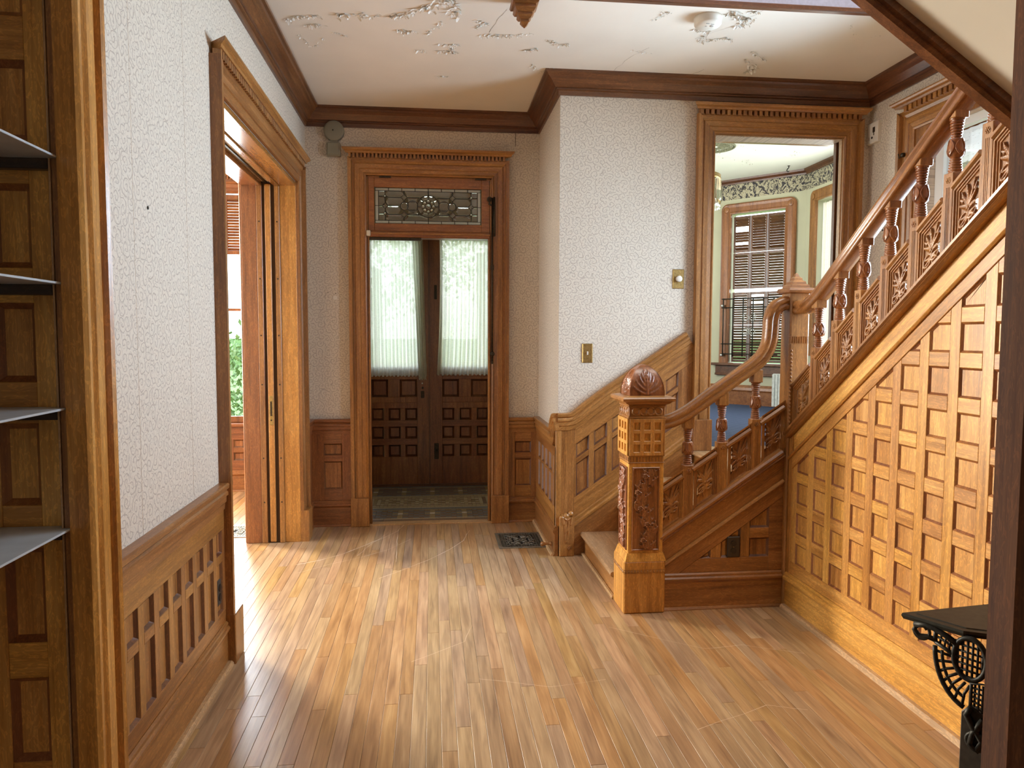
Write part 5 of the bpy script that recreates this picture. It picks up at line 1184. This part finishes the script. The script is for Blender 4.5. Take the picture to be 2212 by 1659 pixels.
# ceiling of the dining room: medallion, flakes, hook
mb = MB(); c0 = V((2.68, 6.85, 3.31))
for r in (.20, .175): mb.tube([c0+V((r*math.cos(a), r*math.sin(a), -.006)) for a in np.linspace(0, 6.283, 36, endpoint=False)], .009, 6, closed=True)
for k in range(26):
    a = k*.2417; mb.tube([c0+V((r*math.cos(a+.4*(r-.05)/.12), r*math.sin(a+.4*(r-.05)/.12), -.004)) for r in (.05, .09, .13, .16)], [.004, .010, .007, .003], 6)
tagt(mb.build('ceiling_medallion', plain('bronze_green_medallion', (.20, .20, .12), .6, noise=.5, scale=60)), 'leafy ceiling medallion at edge of the dining room ceiling', 'ceiling medallion')
fk = MB()
for pts, n, s in (([(2.9, 6.75), (3.15, 6.9)], 24, .016), ([(3.3, 6.8), (3.6, 6.95), (3.55, 7.2)], 40, .014), ([(2.85, 7.2), (3.2, 7.3), (3.35, 7.5)], 46, .018), ([(2.7, 7.6), (3.1, 7.8)], 26, .014), ([(2.72, 6.9), (2.80, 7.1)], 8, .035)):
    for i in range(n):
        k = random.randrange(len(pts)-1); p = V(pts[k]).lerp(V(pts[k+1]), random.random()); flake(p.x+random.gauss(0, s*1.5), p.y+random.gauss(0, s*1.5), s*random.uniform(.5, 1.2), 3.31)
fk.build('peeling_paint_flakes', PLASTW, DC, kind='stuff')
mb = MB(); c0 = V((3.767, 7.496, 3.31)); mb.disc(c0, (0, 0, -1), .014, .004, 10); mb.tube([c0+V((0, 0, z))-V((x, 0, 0)) for x, z in ((0, 0), (0, -.02), (.015, -.035), (.022, -.05), (.012, -.062), (-.004, -.058))], .005, 6)
tagt(mb.build('ceiling_hook', IRON), 'small black hook screwed into the dining room ceiling', 'hook')
CH = thing('chandelier', 'brass chandelier with hanging glass prisms at left edge of dining doorway', 'chandelier', (2.20, 6.2, 0)); c0 = V((0, 0, 2.86)); R = .275
mb = MB(); mb.lathe([(R-.03, -.03), (R, -.028), (R+.006, -.01), (R, .0), (R+.004, .016), (R-.03, .018)], c0, 40); mb.build('brass_ring', BRASS, CH)
mb = MB()
for k in range(4): a = k*1.571; mb.tube([c0+V((R*math.cos(a)*t, R*math.sin(a)*t, .30*(1-t))) for t in (1, .6, .2, .05)], .005, 6)
mb.tube([(0, 0, 3.16), (0, 0, 3.31)], .008, 6); mb.build('suspension', BRASS, CH)
PRM = plain('crystal', (.95, 1, .98), .03, trans=.9, ior=1.5); pr0 = None
for k in range(44):
    a = k*6.283/44; ca, sa = R*math.cos(a), R*math.sin(a)
    if pr0 is None:
        mb = MB(); rr = lambda r, z: [(r*math.cos(q), r*math.sin(q), z) for q in (0, 2.09, 4.19)]
        mb.prism(rr(.011, -.03), rr(.013, -.20)); mb.prism(rr(.013, -.20), rr(.001, -.235)); mb.prism(rr(.006, -.24), rr(.008, -.26)); o = pr0 = mb.build('glass_prism', PRM, CH)
    else: o = pr0.copy(); COL.objects.link(o); o.parent = CH
    o.location = (ca, sa, 2.86); o.rotation_euler = (0, 0, a)

# ---------------------------------------------------------------- small things on the walls, floor and ceiling
t = thing('door_chime', 'round grey-green bell over square box high beside front doorway', 'bell', (-.735, 5.80, 3.055)); mb = MB()
mb.disc((0, 0, 0), (0, -1, 0), .076, .035, 32, .012); mb.build('bell_dome', plain('olive_grey_enamel', (.24, .22, .16), .4), t); mb = MB(); mb.disc((-.005, -.047, .0), (0, -1, 0), .005, .004, 8, .002); mb.build('center_screw', DKMETAL, t)
mb = MB(); mb.box(-.055, .047, -.042, 0, -.190, -.088, c=.004); mb.box(-.048, .036, -.047, -.04, -.182, -.094, c=.003); mb.box(-.03, .03, -.03, 0, -.095, -.06); mb.build('bell_box', plain('olive_grey_box', (.25, .23, .165), .5), t)
t = thing('smoke_detector', 'round cream smoke detector on peeling hall ceiling', 'smoke detector', (1.489, 3.921, 3.22)); mb = MB(); mb.lathe([(.074, 0), (.076, -.012), (.072, -.016), (.072, -.036), (.066, -.044), (.0, -.046)], n=36); mb.build('detector_body', IVORY, t)
mb = MB(); mb.box(-.020, -.004, -.035, -.030, -.047, -.0455).box(.008, .024, -.03, -.025, -.047, -.0455).disc((.02, -.005, -.0455), (0, 0, -1), .010, .002, 12, .002).disc((-.01, -.0, -.0455), (0, 0, -1), .005, .002, 10); mb.build('test_button', plain('grey_button', (.45, .43, .4), .5), t)
# newel drop hanging at the corner of the stairwell
t = thing('newel_drop', 'carved oak newel drop pendant hanging from the ceiling edge', 'pendant drop', (.475, 3.80, 3.22)); mb = MB()
sq = lambda e, z: [(-e, -e, z), (e, -e, z), (e, e, z), (-e, e, z)]
pp = [(.060, .0), (.060, -.012), (.066, -.018), (.070, -.034), (.064, -.046), (.052, -.050), (.054, -.066), (.046, -.080), (.036, -.084), (.037, -.098), (.029, -.110), (.020, -.114), (.021, -.126), (.012, -.140), (.002, -.152)]
for (e0, a0), (e1, a1) in zip(pp[:-1], pp[1:]): mb.prism(sq(e0, a0), sq(e1, a1), cap=False)
mb.build('drop_finial', wood('mid', 'x'), t)
# switches and outlets
def plate(name, label, cat, fr, u, v, w, h, mat, kind):
    t = thing(name, label, cat); mb = MB(); slab(mb, fr, rect(u-w/2, u+w/2, v-h/2, v+h/2), 0, .006, .004); p = mb.build('wall_plate', mat, t); k = MB()
    if kind == 'toggle':
        slab(k, fr, rect(u-.005, u+.005, v-.011, v+.011), .006, .008, .001); slab(k, fr, rect(u-.003, u+.003, v-.001, v+.009), .006, .018, .001); k.build('toggle', IVORY, t)
    elif kind == 'knob': k.disc(P(fr, u, v, .006), fr[3], .021, .018, 20, .006); k.build('dimmer_knob', IVORY, t)
    elif kind == 'outlet':
        for dv_ in (-.021, .021): k.disc(P(fr, u, v+dv_, .006), fr[3], .0165, .003, 18)
        k.build('socket', plain('black_bakelite', (.015, .013, .012), .35), t)
    s = MB()
    for dv_ in ((-.03, .03) if kind != 'outlet' else (0,)): s.disc(P(fr, u, v+dv_, .006), fr[3], .0028, .0015, 8, .001)
    s.build('plate_screw', BRASS, t); return t
ft = frame_y(4.87, -1)
t = plate('light_switch', 'brass toggle switch plate on scroll wallpaper above rising wainscot', 'switch', ft, 1.048, 1.386, .073, .13, BRASS, 'toggle')
mb = MB(); slab(mb, ft, rect(1.016, 1.080, 1.326, 1.330), .006, .008, .001); slab(mb, ft, rect(1.016, 1.080, 1.442, 1.446), .006, .008, .001); slab(mb, ft, rect(1.0155, 1.0185, 1.33, 1.442), .006, .008, .001); slab(mb, ft, rect(1.0775, 1.0805, 1.33, 1.442), .006, .008, .001); mb.build('raised_rim', BRASS, t)
plate('dimmer_switch', 'brass plate with round white dimmer knob left of the dining doorway', 'switch', ft, 1.676, 1.893, .080, .132, BRASS, 'knob')
plate('wall_switch', 'switch plate half hidden beside far casing of the wide opening', 'switch', frame_x(-.955, 1), 5.62, 1.30, .07, .125, BRASS, 'toggle')
plate('wall_outlet', 'dark outlet plate set in left wainscot near the wide opening', 'outlet', frame_x(-.950, 1), 3.300, .358, .055, .115, plain('dark_plate', (.05, .042, .035), .5), 'outlet')
plate('stair_outlet', 'black double outlet plate on the panelling below the lower handrail', 'outlet', frame_y(3.802, -1), 1.648, .343, .072, .115, plain('dark_brown_plate', (.045, .032, .022), .45), 'outlet')
t = thing('intercom', 'white wall intercom with dark display in corner beside the dining doorway', 'intercom'); fi = frame_x(3.03, -1); mb = MB(); slab(mb, fi, rect(4.735, 4.852, 2.825, 2.965), 0, .028, .004); mb.build('housing', IVORY, t)
mb = MB(); slab(mb, fi, rect(4.765, 4.790, 2.895, 2.930), .028, .030, .001); slab(mb, fi, rect(4.772, 4.782, 2.875, 2.897), .028, .029, .001); mb.disc(P(fi, 4.795, 2.862, .028), fi[3], .008, .003, 12); slab(mb, fi, rect(4.826, 4.830, 2.85, 2.872), .028, .029, .0005); mb.build('display', DKMETAL, t)
nn = MB()
for u, v, r in ((-.745, 1.794, .016),): nn.disc((u, 5.80, v), (0, -1, 0), r, .0012, 14)
nn.build('paint_patch', IVORY, WB)
nn = MB()
for x, y, z, ax in ((-.955, 2.62, 1.93, (1, 0, 0)), (3.03, 4.68, 2.22, (-1, 0, 0))): nn.disc((x, y, z), ax, .006, .003, 8)
for x, z in ((-.80, 1.832), (-.74, 1.825)): nn.disc((x, 5.80, z), (0, -1, 0), .0035, .002, 8)
nn.build('nail_hole', IRON, WL)
for y_ in (2.50, 3.02): MB().box(-.9552, -.9546, y_, y_+.0009, .84, 3.09).build('paper_seam', wood('worn', 'z'), WL)
MB().box(.656, .659, 5.797, 5.8004, 2.985, 3.09).build('paper_seam', SUBF, WB); MB().box(1.966, 1.969, 4.867, 4.8704, 3.03, 3.09).build('paper_seam', SUBF, WS)

# floor registers
def register(lab, x0, x1, y0, y1, rot, mat):
    t = thing('floor_register', lab, 'floor register', ((x0+x1)/2, (y0+y1)/2, 0)); w, h = (x1-x0)/2, (y1-y0)/2
    f = MB(); b = .026
    for q in ((-w, w, -h, -h+b), (-w, w, h-b, h), (-w, -w+b, -h+b, h-b), (w-b, w, -h+b, h-b)): f.box(q[0], q[1], q[2], q[3], .0, .006, c=.002)
    f.build('register_frame', mat, t); d = MB(); d.box(-w+.01, w-.01, -h+.01, h-.01, -.004, .0008); d.build('duct_opening', plain('duct_black', (.006, .006, .006), .9), t)
    g = MB(); w2, h2 = w-b, h-b; s_ = .0185
    nx, ny = int(2*w2/s_), int(2*h2/s_)
    for i in range(nx+1):
        x = -w2+2*w2*i/nx; ring2 = i <= 2 or i >= nx-2
        if ring2: g.box(x-.0022, x+.0022, -h2, h2, .0012, .0045)
        else: g.box(x-.0022, x+.0022, -h2, -h2+2*2*h2/ny, .0012, .0045); g.box(x-.0022, x+.0022, h2-2*2*h2/ny, h2, .0012, .0045)
    for j in range(ny+1):
        y = -h2+2*h2*j/ny
        if j <= 2 or j >= ny-2: g.box(-w2, w2, y-.0022, y+.0022, .0012, .0045)
        else: g.box(-w2, -w2+4*w2/nx, y-.0022, y+.0022, .0012, .0045); g.box(w2-4*w2/nx, w2, y-.0022, y+.0022, .0012, .0045)
    g.build('square_lattice', mat, t); sg = MB(); iw, ih = w2-4*w2/nx, h2-4*h2/ny
    def cv(pts, r=.0030): sg.tube([(x*iw, y*ih, .003) for x, y in pts], r, 5)
    for sx in (-1, 1):
        for sy in (-1, 1):
            for cx, cy, r, a in ((.70, .62, .26, 2.2), (.30, .62, .28, .4), (.70, .18, .22, 4.0), (.28, .22, .2, 3.0)):
                cv([(sx*x, sy*y) for x, y in spiral(cx, cy, r, 1.35, a, 1, 16, .05)])
            cv([(sx*x, sy*y) for x, y in ((0, .95), (.25, .6), (.5, .45), (.95, .40))]); cv([(sx*x, sy*y) for x, y in ((.95, .95), (.62, .8), (.45, .5), (.15, .35), (0, 0))]); cv([(sx*x, sy*y) for x, y in ((0, .30), (.12, .12), (.30, 0))])
            cv([(sx*x, sy*y) for x, y in ((.5, .98), (.48, .8), (.1, .78))]); cv([(sx*x, sy*y) for x, y in ((.98, .7), (.85, .5), (.88, .1), (.98, 0))])
    sg.build('scrollwork', mat, t); return t
REG = plain('worn_grey_iron', (.20, .185, .15), .45, .6, noise=.3, scale=80)
register('ornate iron floor register on the hall floor beside the return wall', .466, .812, 5.045, 5.440, 0, REG)
register('pale iron floor register seen through the wide opening', -1.80, -1.36, 5.52, 5.87, 0, plain('pale_register_iron', (.42, .42, .36), .45, .4, noise=.2, scale=80))

# ---------------------------------------------------------------- left foreground: fluted casing, panelled side, glass shelves
NL = MB().box(-3.4, -1.045, 2.10, 2.16, 0, 3.3).box(-1.30, -.955, 2.10, 2.16, 0, H).build('wall_near_left', PY, None, kind='structure')
fc = [(0, 0), (0, .050), (.010, .060), (.024, .060), (.034, .050), (.040, .048), (.046, .054), (.052, .048), (.058, .054), (.064, .048), (.070, .054), (.076, .048), (.084, .048), (.125, .048), (.130, .040), (.138, .040), (.144, .058), (.156, .064), (.168, .058), (.176, .044), (.176, 0)]
D4 = st('door_4'); mb = MB(); mould(mb, (-.955, 2.018, 0), (-.955, 2.018, 3.22), (0, 1, 0), (1, 0, 0), fc); mb.build('fluted_casing', wood('gold', 'z', .3), D4)
bx('jamb_board', wood('mid', 'z'), D4, -.975, -.915, 2.030, 2.09, 0, 3.22, c=.002); bx('edge_strip', wood('worn', 'z'), D4, -.981, -.976, 2.028, 2.06, 0, 3.22, c=.001)
fr = frame_y(2.10, -1); PN = MB().box(-2.2, -.976, 2.085, 2.10, 0, 3.22).build('panelled_side', wood('gold', 'z'), D4)
rows = [(.10, .26), (.33, .565), (.665, .925), (1.043, 1.264), (1.375, 1.584), (1.676, 1.894), (2.008, 2.209), (2.32, 2.54), (2.66, 2.9)]
cs_ = [(-1.045-.100, -1.045+.0), (-1.045-.245, -1.19), (-1.045-.39, -1.335), (-1.045-.535, -1.48)]
pieces(PN, fr, [rect(-1.045+.0, -.981, 0, 3.22)]+[rect(cs_[k+1][1], cs_[k][0], 0, 3.22) for k in range(3)], 'gold', 'stile', d0=.014, d1=.040, ax='z')
for k in range(3):
    a, b = cs_[k]; prev = 0
    for z0, z1 in rows:
        pieces(PN, fr, [rect(a, b, prev, z0)], 'gold', 'rail', d0=.014, d1=.038, ax='x'); prev = z1
        recesses(PN, fr, [rect(a, b, z0, z1)], 'gold', d1=.037, db=.018, ins=.016)
SG = plain('cloudy_shelf_glass', (.62, .66, .68), .28, trans=.25, ior=1.45, noise=.1, scale=12); PS = None
for i, z in enumerate((1.957, 1.634, 1.306, .984)):
    pos = ('topmost', 'second from the top', 'third from the top', 'lowest')[i]
    t = thing('glass_shelf', '%s cloudy glass shelf fixed to the panelled side at far left' % pos, 'shelf', (0, 0, z), 'glass shelves on the left panelled side')
    mb = MB(); mb.box(-1.55, -.957, 1.55, 2.055, -.003, .003, c=.001); mb.build('glass_plate', SG, t); mb = MB(); mb.box(-1.5, -.982, 2.030, 2.058, -.030, -.003, c=.002); mb.build('shelf_cleat', wood('blackish', 'x'), t)

# right foreground: dark post and iron stand
D5 = st('door_5'); bx('door_post', wood('dark', 'z', .8), D5, 1.063, 1.50, 1.20, 1.27, 0, 3.22, c=.004)
T_ = V((1.131, 1.619, 0)); K_ = V((1.201, 1.50, 0)); uu = (K_-T_).normalized(); nn_ = V((-uu.y, uu.x, 0))
if nn_.dot(-T_) < 0: nn_ = -nn_
BK = (T_+nn_*-.004, uu, V((0, 0, 1)), nn_)
IS = thing('iron_stand', 'black cast iron stand with pierced scroll bracket at lower right', 'stand'); mb = MB()
top = [(1.131, 1.619), (1.201, 1.50), (1.262, 1.47), (1.42, 1.47), (1.42, 1.655)]
r0 = lambda e, z: [(1.28+(x-1.28)*e, 1.56+(y-1.56)*e, z) for x, y in top]
mb.prism(r0(.97, .818), r0(1.0, .826)).prism(r0(1.0, .826), r0(.985, .832)); mb.prism(r0(.80, .832), r0(.78, .834)); mb.build('stand_top', plain('dull_green_iron', (.055, .052, .040), .5, .5, noise=.2, scale=60), IS)
br = MB(); fb = BK
def bt(pts, r=.004, cl=False): br.tube([P(fb, u, v, 0) for u, v in pts], r*1.25, 6, closed=cl)
bt([(.03, .812), (.055, .818), (.075, .816), (.10, .808), (.125, .796)], .006); bt([(.036, .812), (.030, .800), (.042, .788), (.060, .792), (.078, .790)], .005)
bt(spiral(.046, .800, .014, 1.1, .5), .003); bt([(.078, .816), (.078, .785)], .004)
for i in range(5): bt([(.082+.010*i, .814-.002*i), (.078+.010*i, .786-.004*i)], .0022)
bt([(.08, .800), (.125, .785)], .0025); bt([(.078, .786), (.13, .764)], .004)
arc = [(.078+.004*math.sin(t), .784-.128*t) for t in (0,)]; arc = [(.078+.085*(1-math.cos(t)), .776-.125*math.sin(t)) for t in np.linspace(0, 1.35, 12)]; bt(arc, .0045)
arc2 = [(.094+.066*(1-math.cos(t)), .770-.095*math.sin(t)) for t in np.linspace(0, 1.35, 12)]; bt(arc2, .003)
for t in np.linspace(.08, 1.3, 7): bt([(.078+.085*(1-math.cos(t)), .776-.125*math.sin(t)), (.096+.066*(1-math.cos(t)), .771-.088*math.sin(t)), (.118+.05*(1-math.cos(t)), .768-.062*math.sin(t))], .0028)
ov = lambda r, n=26, a=-.62: [(.153+r*.030*math.cos(t)*math.cos(a)-r*.050*math.sin(t)*math.sin(a)*-1, .770+r*.050*math.sin(t)*math.cos(a)+r*.030*math.cos(t)*math.sin(a)*-1) for t in np.linspace(0, 6.283, n, endpoint=False)]
bt([(.153+.034*math.cos(t), .770+.048*math.sin(t)) for t in np.linspace(0, 6.283, 28, endpoint=False)], .005, True)
for i in range(7): z = .770-.042+.014*i; w = .032*math.sqrt(max(0, 1-((z-.770)/.048)**2)); bt([(.153-w, z), (.153+w, z)], .0024)
for i in range(6): u = .153-.026+.0104*i; h = .046*math.sqrt(max(0, 1-((u-.153)/.034)**2)); bt([(u, .770-h), (u, .770+h)], .0024)
bt([(.158, .716), (.190, .724), (.192, .648), (.158, .664)], .0035, True)
for i in range(5): bt([(.158, .706-.010*i), (.191, .710-.013*i)], .0022)
for i in range(3): bt([(.166+.008*i, .718), (.166+.008*i, .655)], .0022)
bt([(.160, .66), (.150, .64), (.165, .615), (.185, .59), (.175, .565), (.16, .575), (.165, .60), (.185, .64)], .006); bt(spiral(.172, .585, .018, 1.2, 0), .004)
br.build('pierced_bracket', IRON, IS); lg = MB()
q = [(.134, 0), (.20, 0)]; slab(lg, (T_+nn_*-.012, uu, V((0, 0, 1)), nn_), [(.136, 0), (.20, 0), (.20, .655), (.150, .655), (.137, .64)], -.02, .002, .002); slab(lg, (T_+nn_*-.012, uu, V((0, 0, 1)), nn_), [(.193, .60), (.24, .60), (.24, .815), (.193, .815)], -.02, -.002, .002); lg.build('stand_leg', plain('brown_iron', (.060, .048, .036), .55, .4, noise=.2, scale=60), IS)

# ---------------------------------------------------------------- outdoors seen through the windows
GRS = plain('lawn_grass', (.16, .26, .07), .9, noise=.35, scale=14)
MB().box(-30, 30, 7.6, 60, -.62, -.6).build('ground', GRS, None, kind='structure')
PO = MB().box(-2.8, 3.0, 7.42, 9.6, -.14, -.05).build('porch_floor', plain('porch_grey_paint', (.36, .35, .32), .7), None, kind='structure')
LEAFM = [plain('leaf_'+n, c, .6, noise=.3, scale=20) for n, c in (('green', (.16, .27, .09)), ('light', (.30, .42, .18)))]
def shrub(lab, cat, c, rx, ry, rz, n, s, trunk=None, nm='shrub'):
    t = thing(nm, lab, cat, (c[0], c[1], -.6)); mb = MB()
    for i in range(n):
        a = V((random.gauss(0, 1), random.gauss(0, 1), random.gauss(0, 1))).normalized(); r = random.uniform(.55, 1)
        p = V((a.x*rx*r, a.y*ry*r, c[2]+.6+a.z*rz*r)); q = V((random.gauss(0, 1), random.gauss(0, 1), random.gauss(0, 1))).normalized(); w = q.cross(V((0, 0, 1))); w = w.normalized() if w.length > .01 else V((1, 0, 0)); L = s*random.uniform(.6, 1.3)
        mb.cm = i % 2; mb.add([p, p+q*L*.5+w*L*.28, p+q*L, p+q*L*.5-w*L*.28], [(0, 1, 2, 3)])
    mb.build('foliage', LEAFM, t, kind='stuff'); b = MB(); b.tube([(0, 0, 0), (.03, 0, c[2]*.5+.3), (0, 0, c[2]+.6)], trunk or .03, 8); b.build('trunk', wood('dark', 'z'), t)
shrub('leafy green shrub outside the parlour window', 'shrub', (-2.55, 10.6, .9), .55, .6, .75, 1500, .10)
shrub('bushy green tree beyond the front doors at left', 'tree', (-1.4, 19., 3.2), 1.3, 1.0, 1.5, 1100, .20, .12, 'tree')
shrub('tall green tree beyond the front doors at right', 'tree', (1.6, 24., 4.2), 1.6, 1.2, 1.6, 1000, .22, .14, 'tree')
MB().box(-30, 30, 48, 48.4, -.6, 1.3).build('hedge', LEAFM[0], None, label='long clipped hedge far beyond the lawn', category='hedge')
